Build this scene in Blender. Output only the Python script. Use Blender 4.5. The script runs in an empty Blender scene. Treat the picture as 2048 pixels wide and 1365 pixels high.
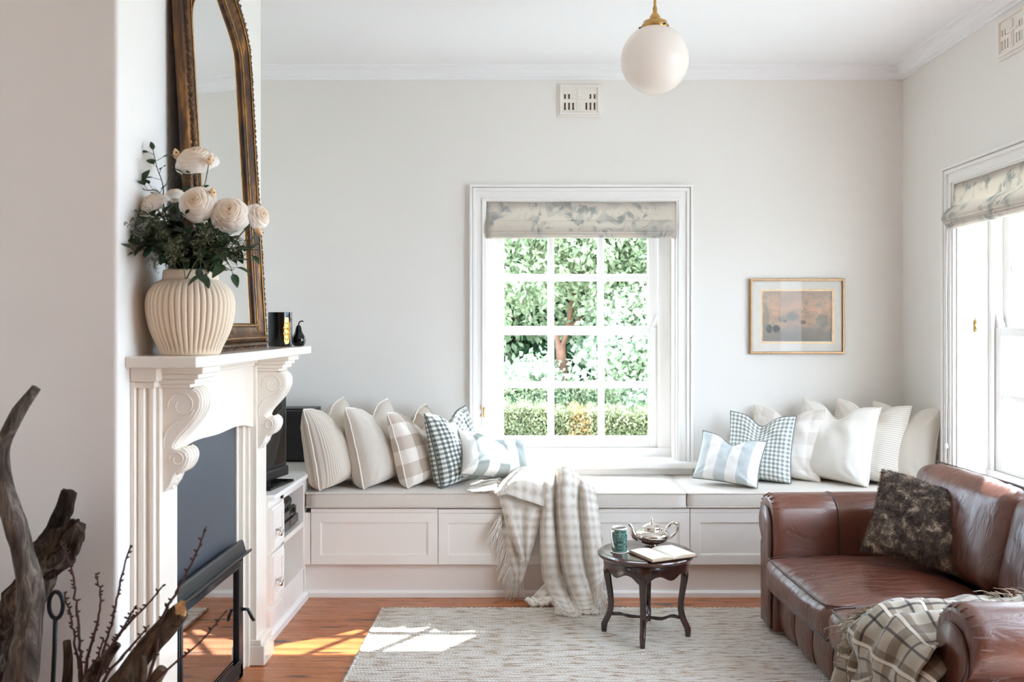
import bpy, math, random
import numpy as np
from mathutils import Vector, Matrix, noise
sc = bpy.context.scene
COL = sc.collection
F = 1850.0; EYE = 1.45; VX = 1067.0; VY = 648.0
def P(px, py, Y): return ((px-VX)*Y/F, Y, EYE-(py-VY)*Y/F)
def X_(px, Y): return (px-VX)*Y/F
def Z_(py, Y): return EYE-(py-VY)*Y/F
R = math.radians
WORLD = 13.8; SUN = 27.0; SUNT = 1.03; EXPO = 0.0
def smooth01(t): t = max(0., min(1., t)); return t*t*(3-2*t)

# ---------------------------------------------------------------- geometry
class G:
    def __init__(s): s.v = []; s.f = []; s.uv = None
    def add(s, vs, fs):
        o = len(s.v); s.v.extend([tuple(p) for p in vs]); s.f.extend([tuple(i+o for i in f) for f in fs])
    def box(s, x0, x1, y0, y1, z0, z1):
        v = [(x, y, z) for x in (x0, x1) for y in (y0, y1) for z in (z0, z1)]
        s.add(v, [(0,1,3,2),(4,6,7,5),(0,4,5,1),(2,3,7,6),(0,2,6,4),(1,5,7,3)]); return s
    def grid(s, rows, cu=False, cv=False, cap=False):
        n = len(rows); m = len(rows[0]); v = [p for r in rows for p in r]; f = []
        for i in range(n if cu else n-1):
            for j in range(m if cv else m-1):
                a = i*m+j; b = i*m+(j+1)%m; c = ((i+1)%n)*m+(j+1)%m; d = ((i+1)%n)*m+j
                f.append((a, b, c, d))
        if cap: f.append(tuple(range(m))[::-1]); f.append(tuple((n-1)*m+j for j in range(m)))
        s.add(v, f); return s
    def tube(s, path, r, n=8, cap=True, closed=False, jit=0., seed=0, flat=1.):
        p = [Vector(q) for q in path]; N = len(p)
        rs = [r]*N if not isinstance(r, (list, tuple)) else r
        rows = []; up = None
        for i in range(N):
            if closed: t = p[(i+1) % N]-p[i-1]
            else: t = p[min(i+1, N-1)]-p[max(i-1, 0)]
            if t.length < 1e-9: t = Vector((0, 0, 1))
            t.normalize()
            if up is None:
                up = Vector((0, 0, 1)) if abs(t.z) < .9 else Vector((1, 0, 0))
            a = (up-t*up.dot(t))
            if a.length < 1e-6: a = t.orthogonal()
            a.normalize(); b = t.cross(a); up = a
            ring = []
            for k in range(n):
                an = 2*math.pi*k/n; rr = rs[i]
                d = a*math.cos(an)*flat+b*math.sin(an)
                if jit:
                    q = p[i]*9+d*1.3+Vector((seed*7.1, seed, 0))
                    rr *= 1+jit*noise.noise(q)+jit*.5*noise.noise(q*2.7+Vector((an*2, 0, 0)))
                ring.append(p[i]+d*rr)
            rows.append(ring)
        s.grid(rows, cu=closed, cv=True, cap=(cap and not closed)); return s
    def lathe(s, prof, c=(0, 0, 0), n=32, flute=0, amp=0., fz=None, sx=1., sy=1.):
        rows = []
        for r, z in prof:
            ring = []
            for k in range(n):
                a = 2*math.pi*k/n; rr = r
                if flute:
                    w = fz(z) if fz else 1
                    rr = r-amp*w*(abs(math.sin(a*flute/2))**-0.0 if False else (1-abs(math.sin(a*flute/2)))**2)
                ring.append((c[0]+rr*math.cos(a)*sx, c[1]+rr*math.sin(a)*sy, c[2]+z))
            rows.append(ring)
        s.grid(rows, cv=True, cap=True); return s
    def prism(s, poly, a0, a1, axis='x'):
        def m(p, a):
            return {'x': (a, p[0], p[1]), 'y': (p[0], a, p[1]), 'z': (p[0], p[1], a)}[axis]
        n = len(poly); v = [m(p, a0) for p in poly]+[m(p, a1) for p in poly]
        f = [(i, (i+1) % n, (i+1) % n+n, i+n) for i in range(n)]
        f += [tuple(range(n))[::-1], tuple(range(n, 2*n))]
        s.add(v, f); return s
    def frame(s, u0, u1, w0, w1, t, d0, d1, axis='y'):
        # rectangular ring with mitred corners, extruded along axis; t = width of the member
        o = [(u0, w0), (u1, w0), (u1, w1), (u0, w1)]; i = [(u0+t, w0+t), (u1-t, w0+t), (u1-t, w1-t), (u0+t, w1-t)]
        def m(p, a): return {'x': (a, p[0], p[1]), 'y': (p[0], a, p[1]), 'z': (p[0], p[1], a)}[axis]
        v = [m(p, d0) for p in o+i]+[m(p, d1) for p in o+i]; f = []
        for k in range(4):
            l = (k+1) % 4
            f += [(k, l, l+4, k+4), (k+8, k+12, l+12, l+8), (k, k+8, l+8, l), (k+4, l+4, l+12, k+12)]
        s.add(v, f); return s
    def sphere(s, c, r, n=12, sz=1., sx=1.):
        prof = [(max(1e-5, r*math.sin(math.pi*i/n)), -r*sz*math.cos(math.pi*i/n)) for i in range(n+1)]
        s.lathe(prof, c, n*2, sx=sx); return s
    def mirror_loop(s, prof, pts): pass

ORG = {}
def obj(name, g, mat, parent=None, smooth=False, bevel=0., seg=2, sub=0, solid=0., label=None, sharp=None, uv=None, weld=False):
    me = bpy.data.meshes.new(name)
    org = ORG.get(parent.name, (0, 0, 0)) if parent else (0, 0, 0)
    if isinstance(g, tuple): vs, fs = g
    else: vs, fs = g.v, g.f
    vs = np.array(vs, dtype=float)-np.array(org)
    me.from_pydata(vs.tolist(), [], fs if isinstance(fs, list) else fs.tolist())
    if uv is None and isinstance(g, G): uv = g.uv
    if uv is not None:
        l = me.uv_layers.new(name='UVMap'); li = np.empty(len(me.loops), dtype=np.int32)
        me.loops.foreach_get('vertex_index', li)
        l.data.foreach_set('uv', np.array(uv, dtype=np.float32)[li].ravel())
    if weld:
        import bmesh
        bm = bmesh.new(); bm.from_mesh(me); bmesh.ops.remove_doubles(bm, verts=bm.verts, dist=weld if weld is not True else 1e-5)
        bmesh.ops.recalc_face_normals(bm, faces=bm.faces); bm.to_mesh(me); bm.free()
    me.update()
    if smooth:
        me.polygons.foreach_set('use_smooth', [True]*len(me.polygons))
        if sharp: me.set_sharp_from_angle(angle=R(sharp))
    o = bpy.data.objects.new(name, me); COL.objects.link(o)
    if mat: me.materials.append(mat)
    if parent: o.parent = parent; ORG[o.name] = org
    if bevel:
        b = o.modifiers.new('b', 'BEVEL'); b.width = bevel; b.segments = seg; b.limit_method = 'ANGLE'; b.angle_limit = R(40)
        b.harden_normals = False
    if sub:
        b = o.modifiers.new('s', 'SUBSURF'); b.levels = sub; b.render_levels = sub
    if solid:
        b = o.modifiers.new('t', 'SOLIDIFY'); b.thickness = solid; b.offset = 0
    if label: o['label'] = label
    return o
def thing(name, label, cat, loc=(0, 0, 0), rz=0., group=None, local=False):
    o = bpy.data.objects.new(name, None); COL.objects.link(o); o.empty_display_size = .05
    o.location = loc; o.rotation_euler = (0, 0, rz); o['label'] = label; o['category'] = cat
    if group: o['group'] = group
    ORG[o.name] = (0, 0, 0) if local else tuple(loc)
    return o
def tag(o, label, cat, group=None, kind=None):
    o['label'] = label; o['category'] = cat
    if group: o['group'] = group
    if kind: o['kind'] = kind
    return o
def struct(name, g, mat, **k):
    o = obj(name, g, mat, **k); o['kind'] = 'structure'; return o
def catmull(pts, n):
    p = [np.array(q, dtype=float) for q in pts]; m = len(p)
    if m == 2: return [p[0]*(1-i/(n-1))+p[1]*(i/(n-1)) for i in range(n)]
    out = []
    for i in range(n):
        t = i/(n-1)*(m-1); k = min(int(t), m-2); u = t-k
        a = p[max(k-1, 0)]; b = p[k]; c = p[k+1]; d = p[min(k+2, m-1)]
        out.append(.5*((2*b)+(c-a)*u+(2*a-5*b+4*c-d)*u*u+(3*b-a-3*c+d)*u**3))
    return out
def sheet(rows, nu, nv, disp=0., dsc=8., seed=0):
    """surface through rows of control points, smoothly interpolated both ways; uv in metres"""
    a = [catmull(r, nv) for r in rows]
    b = [catmull([a[i][j] for i in range(len(rows))], nu) for j in range(nv)]
    grid = [[b[j][i] for j in range(nv)] for i in range(nu)]
    g = G(); A = np.array(grid)
    if disp:
        du = np.gradient(A, axis=0); dv = np.gradient(A, axis=1); nn = np.cross(du, dv)
        nn /= (np.linalg.norm(nn, axis=2, keepdims=True)+1e-9)
        for i in range(nu):
            for j in range(nv):
                A[i, j] += nn[i, j]*disp*noise.noise(Vector(A[i, j])*dsc+Vector((seed, 0, 0)))
    g.grid([[tuple(A[i, j]) for j in range(nv)] for i in range(nu)])
    su = np.concatenate([[0], np.cumsum(np.linalg.norm(np.diff(A, axis=0), axis=2).mean(axis=1))])
    wv = np.linalg.norm(np.diff(A, axis=1), axis=2).mean(axis=0); sv = np.concatenate([[0], np.cumsum(wv)])
    g.uv = [(sv[j], su[i]) for i in range(nu) for j in range(nv)]
    return g
def rbox(g, sx, sy, sz, r, n=14, c=(0, 0, 0), crown=(0, 0, 0), wr=0., seed=0, ws=6., M=None, waist=0.):
    """soft upholstered block: rounded edges, crowned faces, wrinkles"""
    h = np.array([sx/2, sy/2, sz/2])
    for ax in range(3):
        for sg in (-1, 1):
            a, b = [k for k in range(3) if k != ax]
            rows = []
            for i in range(n+1):
                row = []
                for j in range(n+1):
                    q = np.zeros(3); q[ax] = sg
                    def w(t): t = -1+2*t; return math.copysign(abs(t)**.72, t)
                    q[a] = w(i/n); q[b] = w(j/n)
                    p = q*h; inn = np.clip(p, -(h-r), h-r); d = p-inn; L = np.linalg.norm(d)
                    p = inn+r*d/max(L, 1e-9)
                    u = p/h
                    for k in range(3):
                        o1, o2 = [m for m in range(3) if m != k]
                        p[k] += crown[k]*(1 if u[k] > 0 else -1)*(abs(u[k])**2)*(1-abs(u[o1])**2.5)*(1-abs(u[o2])**2.5)
                    if wr:
                        vv = Vector(p)*ws+Vector((seed, 0, 0))
                        nz = noise.noise(vv)+.5*noise.noise(vv*2.3)
                        p = p+nz*wr*(d/max(L, 1e-9))
                    p = Vector(p)
                    if M is not None: p = M @ p
                    row.append((p[0]+c[0], p[1]+c[1], p[2]+c[2]))
                rows.append(row if sg*(1 if ax != 1 else -1) > 0 else row[::-1])
            g.grid(rows)
    return g

# ---------------------------------------------------------------- materials
def lin(c):
    c = c/255.; return c/12.92 if c <= .04045 else ((c+.055)/1.055)**2.4
def rgb(r, g, b): return (lin(r), lin(g), lin(b), 1)
class N:
    def __init__(s, name):
        s.m = bpy.data.materials.new(name); s.m.use_nodes = True; s.t = s.m.node_tree
        s.b = s.t.nodes['Principled BSDF']; s.out = s.t.nodes['Material Output']
    def n(s, typ, **k):
        o = s.t.nodes.new('ShaderNode'+typ)
        for a, v in k.items():
            if a.startswith('i_'): s.set(o, a[2:], v)
            else: setattr(o, a, v)
        return o
    def set(s, o, key, v):
        key = int(key) if key.isdigit() else key.replace('_', ' ')
        i = o.inputs[key]
        if isinstance(v, bpy.types.NodeSocket): s.t.links.new(v, i)
        elif isinstance(v, bpy.types.Node): s.t.links.new(v.outputs[0], i)
        else: i.default_value = v
    def bs(s, **k):
        for a, v in k.items(): s.set(s.b, a, v)
        return s
    def math(s, op, a, b=0., c=None):
        o = s.t.nodes.new('ShaderNodeMath'); o.operation = op
        s.set(o, '0', a); s.set(o, '1', b)
        if c is not None: s.set(o, '2', c)
        return o.outputs[0]
    def mix(s, f, a, b, typ='MIX'):
        o = s.t.nodes.new('ShaderNodeMix'); o.data_type = 'RGBA'; o.blend_type = typ
        for k, v in ((0, f), (6, a), (7, b)):
            i = o.inputs[k]
            if isinstance(v, bpy.types.NodeSocket): s.t.links.new(v, i)
            else: i.default_value = v
        return o.outputs[2]
    def co(s, kind='Object', scale=(1, 1, 1), rot=(0, 0, 0)):
        t = s.t.nodes.new('ShaderNodeTexCoord'); m = s.t.nodes.new('ShaderNodeMapping')
        s.t.links.new(t.outputs[kind], m.inputs[0]); m.inputs['Scale'].default_value = scale; m.inputs['Rotation'].default_value = rot
        return m.outputs[0]
    def noise(s, v, scale, detail=3., rough=.5, dist=0.):
        return s.n('TexNoise', i_Vector=v, i_Scale=scale, i_Detail=detail, i_Roughness=rough, i_Distortion=dist).outputs[0]
    def vor(s, v, scale, feat='F1'):
        o = s.n('TexVoronoi', i_Vector=v, i_Scale=scale); o.feature = feat; return o.outputs[0]
    def ramp(s, f, stops, interp='LINEAR'):
        o = s.t.nodes.new('ShaderNodeValToRGB'); s.set(o, 'Fac', f); cr = o.color_ramp; cr.interpolation = interp
        while len(cr.elements) < len(stops): cr.elements.new(.5)
        for e, (p, c) in zip(cr.elements, stops):
            e.position = p; e.color = c if len(c) == 4 else (*c, 1)
        return o.outputs[0]
    def sep(s, v): return s.n('SeparateXYZ', i_Vector=v).outputs
    def bump(s, h, st=.3, dist=.01):
        o = s.n('Bump', i_Height=h, i_Strength=st, i_Distance=dist); s.set(s.b, 'Normal', o.outputs[0]); return o
def gray(x): return (x, x, x, 1)
def simple(name, c, rough=.5, metal=0., spec=.5, nz=0., nsc=20., var=0., bst=.3, bd=.003, coat=0., sheen=0.):
    m = N(name); m.bs(Roughness=rough, Metallic=metal, Specular_IOR_Level=spec)
    if coat: m.bs(Coat_Weight=coat, Coat_Roughness=.08)
    if sheen: m.bs(Sheen_Weight=sheen, Sheen_Roughness=.6)
    v = m.co()
    n1 = m.noise(v, nsc, 4)
    k = var if var else .02
    lo = tuple(x*(1-k) for x in c[:3]); hi = tuple(min(1, x*(1+k)) for x in c[:3])
    m.bs(Base_Color=m.ramp(n1, [(.3, lo), (.7, hi)]))
    if nz: m.bump(m.noise(v, nsc*nz, 4), bst, bd)
    return m.m

W_COL = rgb(218, 210, 201)
M_wall = simple('plaster_wall', rgb(233, 230, 225), .85, nsc=1.2, var=.012, nz=25, bst=.08, bd=.002, spec=.2)
M_ceil = simple('ceiling_paint', rgb(240, 241, 243), .9, nsc=1., var=.01, spec=.2)
M_white = simple('white_gloss_paint', rgb(240, 238, 234), .28, nsc=2., var=.01, nz=6, bst=.1, bd=.002)
M_frame = simple('white_window_paint', rgb(238, 236, 233), .35, nsc=2., var=.01)
M_cream = simple('cream_gloss_paint', rgb(236, 228, 216), .2, nsc=4., var=.015, nz=5, bst=.15, bd=.002, coat=.3)
M_bench = simple('bench_paint', rgb(236, 230, 223), .32, nsc=2., var=.01)
M_black = simple('black_plastic', rgb(18, 19, 22), .35, nsc=10)
M_blackg = simple('black_gloss', rgb(10, 10, 12), .06, nsc=10)
M_iron = simple('black_iron', rgb(30, 30, 33), .4, metal=.6, nsc=30, var=.2, nz=3, bst=.2)
M_brass = simple('aged_brass', rgb(190, 150, 92), .32, metal=1., nsc=30, var=.1)
M_chrome = simple('polished_nickel', rgb(215, 210, 205), .12, metal=1., nsc=10)
M_silver = simple('polished_silver', rgb(226, 220, 212), .07, metal=1., nsc=14, var=.02, nz=1, bst=.06, bd=.004)
M_slate = simple('blue_grey_board', rgb(62, 68, 77), .42, nsc=2., var=.12, nz=10, bst=.1)
M_goldlabel = simple('gold_foil', rgb(226, 172, 92), .22, metal=1., nsc=60, var=.3, nz=2, bst=.6, bd=.004)
M_wax = simple('dark_wax', rgb(60, 56, 30), .4)
M_linen = simple('oatmeal_linen', rgb(205, 196, 184), .9, nsc=240, var=.10, nz=1, bst=.25, bd=.001, sheen=.3)
M_cushionseat = simple('bench_linen', rgb(216, 208, 198), .9, nsc=220, var=.08, nz=1, bst=.2, bd=.001, sheen=.2)
M_whitelinen = simple('white_linen', rgb(232, 228, 220), .9, nsc=200, var=.05, nz=1, bst=.2, bd=.001, sheen=.2)
M_palelinen = simple('pale_linen', rgb(222, 216, 206), .9, nsc=200, var=.06, nz=1, bst=.2, bd=.001, sheen=.2)
M_pipe_w = simple('cream_piping', rgb(238, 232, 222), .8)
M_pipe_g = simple('grey_piping', rgb(120, 126, 124), .8)
M_cord = simple('white_cord', rgb(240, 240, 238), .7)

def fabric(name, fn, rough=.9, sheen=.2, bst=.2):
    m = N(name); m.bs(Roughness=rough, Sheen_Weight=sheen, Specular_IOR_Level=.2)
    v = m.co('UV'); s = m.sep(v); c = fn(m, v, s)
    m.bs(Base_Color=c); m.bump(m.noise(v, 500, 2), bst, .001); return m.m
def stripe(m, x, period, duty, off=0., soft=.03):
    t = m.math('FRACT', m.math('ADD', m.math('DIVIDE', x, period), 50.+off))
    return m.math('LESS_THAN', t, duty)
def f_tick(c1, c2, per=.007, axis=0):
    def fn(m, v, s): return m.mix(stripe(m, s[axis], per, .5), c1, c2)
    return fn
def f_gingham(c0, c1, c2, per, duty=.5):
    def fn(m, v, s):
        a = stripe(m, s[0], per, duty); b = stripe(m, s[1], per, duty)
        k = m.math('MULTIPLY', m.math('ADD', a, b), .5)
        return m.ramp(k, [(0., c0), (.25, c1), (.75, c2)], 'CONSTANT')
    return fn
def f_stripes(c1, c2, per, duty=.5, off=0., axis=0):
    def fn(m, v, s): return m.mix(stripe(m, s[axis], per, duty, off), c1, c2)
    return fn
M_ticking = fabric('beige_ticking', f_tick(rgb(222, 213, 200), rgb(190, 178, 163), .0085))
M_ticking_w = fabric('white_ticking', f_tick(rgb(238, 234, 228), rgb(214, 206, 195), .012, 1))
M_check = fabric('beige_check', f_gingham(rgb(232, 225, 215), rgb(203, 190, 176), rgb(172, 155, 139), .15))
M_check_w = fabric('pale_check', f_gingham(rgb(240, 236, 230), rgb(232, 225, 217), rgb(218, 209, 200), .15))
M_gingham = fabric('green_gingham', f_gingham(rgb(236, 236, 230), rgb(152, 158, 153), rgb(88, 96, 93), .026))
M_gingham_p = fabric('pale_green_gingham', f_gingham(rgb(240, 240, 236), rgb(192, 197, 193), rgb(136, 144, 140), .024))
M_stripe = fabric('blue_grey_stripe', f_stripes(rgb(226, 225, 220), rgb(156, 164, 160), .13, .5, .1))
M_stripe2 = fabric('blue_grey_stripe_2', f_stripes(rgb(242, 241, 238), rgb(198, 206, 207), .125, .5, .42))

def mk_floor():
    m = N('pine_floor_boards'); v = m.co(); s = m.sep(v); w = .108
    yy = m.math('DIVIDE', m.math('ADD', s[1], 20.), w); bid = m.math('FLOOR', yy); fr = m.math('FRACT', yy)
    rnd = m.n('TexWhiteNoise', noise_dimensions='1D', i_W=bid).outputs[0]
    off = m.n('CombineXYZ', i_X=m.math('MULTIPLY', rnd, 17.), i_Y=m.math('MULTIPLY', bid, .37)).outputs[0]
    vv = m.n('VectorMath', operation='ADD', i_0=v, i_1=off).outputs[0]
    mp = m.n('Mapping', i_Vector=vv); mp.inputs['Scale'].default_value = (1.3, 22, 1)
    gr = m.noise(mp.outputs[0], 1.6, 6, .6, .6)
    mp3 = m.n('Mapping', i_Vector=vv); mp3.inputs['Scale'].default_value = (2, 90, 1)
    fine = m.noise(mp3.outputs[0], 2, 3)
    c = m.ramp(gr, [(.25, rgb(142, 74, 36)), (.5, rgb(184, 108, 56)), (.75, rgb(210, 142, 84))])
    c = m.mix(m.math('MULTIPLY', rnd, .45), c, rgb(164, 88, 44), 'MIX')
    c = m.mix(.25, c, m.ramp(fine, [(.3, gray(.3)), (.7, gray(1.))]), 'MULTIPLY')
    mp2 = m.n('Mapping', i_Vector=vv); mp2.inputs['Scale'].default_value = (3.0, 12, 1)
    kn = m.n('TexVoronoi', i_Vector=mp2.outputs[0], i_Scale=1.15); kd = kn.outputs['Distance']
    sz = m.n('SeparateColor', i_Color=kn.outputs['Color']).outputs[0]
    kk = m.math('SUBTRACT', kd, m.math('MULTIPLY', sz, .3))
    c = m.mix(m.ramp(kk, [(0., gray(.9)), (.06, gray(.35)), (.12, gray(0.))]), c, rgb(62, 34, 22))
    gap = m.math('LESS_THAN', fr, .022)
    c = m.mix(m.math('MULTIPLY', gap, .75), c, rgb(48, 26, 16))
    m.bs(Base_Color=c, Roughness=m.ramp(gr, [(0., gray(.22)), (1., gray(.34))]), Coat_Weight=.1, Coat_Roughness=.2)
    m.bump(m.math('SUBTRACT', m.math('MULTIPLY', fine, .1), gap), .4, .003); return m.m
M_floor = mk_floor()
def mk_rug():
    m = N('woven_jute'); v = m.co(); s = m.sep(v); per = .0195
    wob = m.math('MULTIPLY', m.noise(v, 30, 2), .006)
    y = m.math('DIVIDE', m.math('ADD', m.math('ADD', s[1], wob), 30.), per); row = m.math('FLOOR', y); fr = m.math('FRACT', y)
    hump = m.math('SINE', m.math('MULTIPLY', fr, math.pi))
    rr = m.n('TexWhiteNoise', noise_dimensions='1D', i_W=row).outputs[0]
    st = m.math('ABSOLUTE', m.math('SINE', m.math('ADD', m.math('MULTIPLY', s[0], 210.), m.math('MULTIPLY', rr, 6.28))))
    mp = m.n('Mapping', i_Vector=v); mp.inputs['Scale'].default_value = (11, 51, 1)
    fl = m.noise(mp.outputs[0], 1., 4, .7)
    mp2 = m.n('Mapping', i_Vector=v); mp2.inputs['Scale'].default_value = (1.2, 14, 1)
    big = m.noise(mp2.outputs[0], 1.5, 3)
    c = m.ramp(fl, [(.33, rgb(150, 118, 90)), (.42, rgb(206, 190, 172)), (.5, rgb(236, 230, 222)), (.8, rgb(248, 245, 240))])
    c = m.mix(m.ramp(big, [(.4, gray(.0)), (.65, gray(.3))]), c, rgb(214, 198, 180))
    c = m.mix(m.ramp(hump, [(0., gray(.55)), (.5, gray(0.))]), c, rgb(150, 130, 112))
    h = m.math('ADD', hump, m.math('MULTIPLY', m.math('MULTIPLY', hump, st), .7))
    h = m.math('ADD', h, m.math('MULTIPLY', fl, .8))
    m.bs(Base_Color=c, Roughness=.95, Specular_IOR_Level=.1); m.bump(h, .9, .006); return m.m
M_rug = mk_rug()
def mk_leather():
    m = N('brown_leather'); v = m.co(); big = m.noise(v, 2.2, 3); 
    mp = m.n('Mapping', i_Vector=v); mp.inputs['Scale'].default_value = (3, 13, 5); mp.inputs['Rotation'].default_value = (0, 0, .5)
    wr = m.noise(mp.outputs[0], 1.6, 3, .5, .8)
    wr = m.ramp(wr, [(.3, gray(0)), (.55, gray(1))])
    gn = m.vor(v, 340)
    cloud = m.noise(v, 5., 4, .6)
    c = m.ramp(big, [(.3, rgb(80, 46, 36)), (.7, rgb(110, 64, 48))])
    c = m.mix(m.ramp(cloud, [(.5, gray(0.)), (.8, gray(.35))]), c, rgb(140, 88, 66))
    m.bs(Base_Color=c, Roughness=m.ramp(cloud, [(.2, gray(.25)), (.8, gray(.4))]), Coat_Weight=.35, Coat_Roughness=.22, Specular_IOR_Level=.55)
    h = m.math('ADD', m.math('MULTIPLY', wr, .9), m.math('MULTIPLY', gn, .08)); m.bump(h, .55, .008); return m.m
M_leather = mk_leather()
M_leather_s = simple('leather_piping', rgb(66, 37, 29), .35, nsc=8, var=.15)
def mk_table():
    m = N('dark_mahogany'); v = m.co(scale=(3, 22, 3)); g = m.noise(v, 2.5, 5, .6, .5)
    m.bs(Base_Color=m.ramp(g, [(.3, rgb(28, 17, 15)), (.7, rgb(66, 38, 31))]), Roughness=.22, Coat_Weight=.6, Coat_Roughness=.12); return m.m
M_mahog = mk_table()
def mk_tabletop():
    m = N('polished_tabletop'); v = m.co(scale=(3, 22, 3)); g = m.noise(v, 2.5, 5, .6, .5)
    m.bs(Base_Color=m.ramp(g, [(.3, rgb(52, 31, 27)), (.7, rgb(92, 58, 48))]), Roughness=.2, Coat_Weight=.7, Coat_Roughness=.12); return m.m
M_top = mk_tabletop()
def mk_bark(name, a, b, c, sc=1.):
    m = N(name); v = m.co(scale=(14*sc, 14*sc, 3*sc)); n1 = m.noise(v, 2., 6, .7, 1.2); v2 = m.co(); n2 = m.noise(v2, 7, 5, .6)
    col = m.ramp(n1, [(.3, a), (.5, b), (.68, c)])
    col = m.mix(m.ramp(n2, [(.45, gray(0)), (.7, gray(.6))]), col, a)
    m.bs(Base_Color=col, Roughness=.9, Specular_IOR_Level=.15); m.bump(n1, 1., .012); return m.m
M_drift = mk_bark('grey_driftwood', rgb(44, 37, 33), rgb(98, 88, 80), rgb(150, 138, 126))
M_bark = mk_bark('dark_bark', rgb(22, 17, 14), rgb(60, 47, 40), rgb(126, 108, 92))
M_bark2 = mk_bark('brown_bark', rgb(44, 33, 27), rgb(84, 66, 52), rgb(116, 96, 76))
M_cutwood = simple('fresh_cut_wood', rgb(206, 160, 104), .8, nsc=60, var=.3, nz=1, bst=.8, bd=.01)
M_twig = simple('red_brown_twig', rgb(66, 38, 32), .7, nsc=60, var=.3)
M_pot = simple('matt_ribbed_ceramic', rgb(226, 209, 186), .8, nsc=300, var=.06, nz=1, bst=.15, bd=.001, spec=.25)
def leafmat(name, c, rough=.5, var=.5, trans=.35):
    m = N(name); v = m.co(); n1 = m.noise(v, 6, 3)
    lo = tuple(x*(1-var) for x in c[:3]); hi = tuple(min(1, x*(1+var)) for x in c[:3])
    ob = m.ramp(n1, [(.3, lo), (.7, hi)]); m.bs(Base_Color=ob, Roughness=rough)
    if trans:
        t = m.n('BsdfTranslucent', i_Color=ob); mx = m.n('MixShader', i_0=trans, i_1=m.b.outputs[0], i_2=t.outputs[0])
        m.t.links.new(mx.outputs[0], m.out.inputs[0])
    return m.m
M_leaf = leafmat('dark_rose_leaf', rgb(40, 62, 38), .45, .4, .2)
M_stem = simple('green_stem', rgb(62, 70, 42), .6, nsc=30, var=.2)
M_filler = leafmat('grey_green_filler', rgb(120, 122, 96), .7, .4, .2)
def mk_petal():
    m = N('cream_rose_petal'); s = m.sep(m.co('UV'))
    c = m.ramp(s[0], [(0., rgb(238, 204, 160)), (.45, rgb(244, 226, 200)), (.8, rgb(248, 238, 224)), (1., rgb(250, 245, 238))])
    m.bs(Base_Color=c, Roughness=.6, Sheen_Weight=.2)
    t = m.n('BsdfTranslucent', i_Color=c); mx = m.n('MixShader', i_0=.3, i_1=m.b.outputs[0], i_2=t.outputs[0])
    m.t.links.new(mx.outputs[0], m.out.inputs[0]); return m.m
M_petal = mk_petal()
M_bud = simple('peach_bud', rgb(226, 190, 150), .6, nsc=40, var=.15)
def mk_gold():
    m = N('antique_gilt_wood'); v = m.co(scale=(16, 16, 3)); n1 = m.noise(v, 1.5, 6, .65, .5); v2 = m.co(); n2 = m.noise(v2, 60, 3)
    c = m.ramp(n1, [(.35, rgb(36, 22, 14)), (.5, rgb(86, 56, 32)), (.66, rgb(150, 106, 58))])
    m.bs(Base_Color=c, Roughness=.42, Metallic=m.ramp(n1, [(.4, gray(.1)), (.65, gray(.7))])); m.bump(m.math('ADD', n1, n2), .5, .004); return m.m
M_gilt = mk_gold()
M_gilt_l = simple('bright_gilt', rgb(176, 130, 76), .3, metal=.9, nsc=50, var=.35, nz=1, bst=.4)
M_giltdark = simple('dark_carved_gilt', rgb(86, 60, 38), .4, metal=.55, nsc=90, var=.6, nz=1, bst=.8, bd=.006)
def mk_mirror():
    m = N('mirror_glass'); m.bs(Base_Color=(.86, .88, .87, 1), Metallic=1., Roughness=.012); return m.m
M_mirror = mk_mirror()
def mk_glass(name='window_glass'):
    m = N(name); t = m.n('BsdfTransparent'); gl = m.n('BsdfGlossy', i_Roughness=.02)
    fr = m.n('Fresnel', i_IOR=1.25); mx = m.n('MixShader', i_0=fr.outputs[0], i_1=t.outputs[0], i_2=gl.outputs[0])
    m.t.links.new(mx.outputs[0], m.out.inputs[0]); return m.m
M_glass = mk_glass()
def mk_fireglass():
    m = N('fire_glass'); m.bs(Base_Color=(.004, .004, .004, 1), Roughness=.02, Specular_IOR_Level=1., IOR=3.4); return m.m
M_fireglass = mk_fireglass()
def mk_globe():
    m = N('opal_glass'); m.bs(Base_Color=rgb(236, 229, 223), Roughness=.07, Specular_IOR_Level=.45)
    t = m.n('BsdfTranslucent', i_Color=rgb(248, 242, 236)); mx = m.n('MixShader', i_0=.5, i_1=m.b.outputs[0], i_2=t.outputs[0])
    m.t.links.new(mx.outputs[0], m.out.inputs[0]); return m.m
M_globe = mk_globe()
def mk_blind():
    m = N('floral_linen'); v = m.co(); 
    a = m.noise(v, 9., 4, .6, 1.4); b = m.vor(v, 22., 'SMOOTH_F1'); c3 = m.noise(v, 4.3, 2)
    k = m.math('MULTIPLY', m.ramp(a, [(.50, gray(0)), (.54, gray(1))]), m.ramp(b, [(.25, gray(1)), (.5, gray(.35))]))
    k = m.math('MULTIPLY', k, m.ramp(c3, [(.42, gray(.15)), (.52, gray(1))]))
    col = m.mix(m.math('MULTIPLY', k, .85), rgb(230, 223, 214), rgb(166, 170, 168))
    m.bs(Base_Color=col, Roughness=.95); m.bump(m.noise(v, 300, 2), .2, .001)
    t = m.n('BsdfTranslucent', i_Color=col); mx = m.n('MixShader', i_0=.5, i_1=m.b.outputs[0], i_2=t.outputs[0])
    m.t.links.new(mx.outputs[0], m.out.inputs[0]); return m.m
M_blind = mk_blind()
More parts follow.
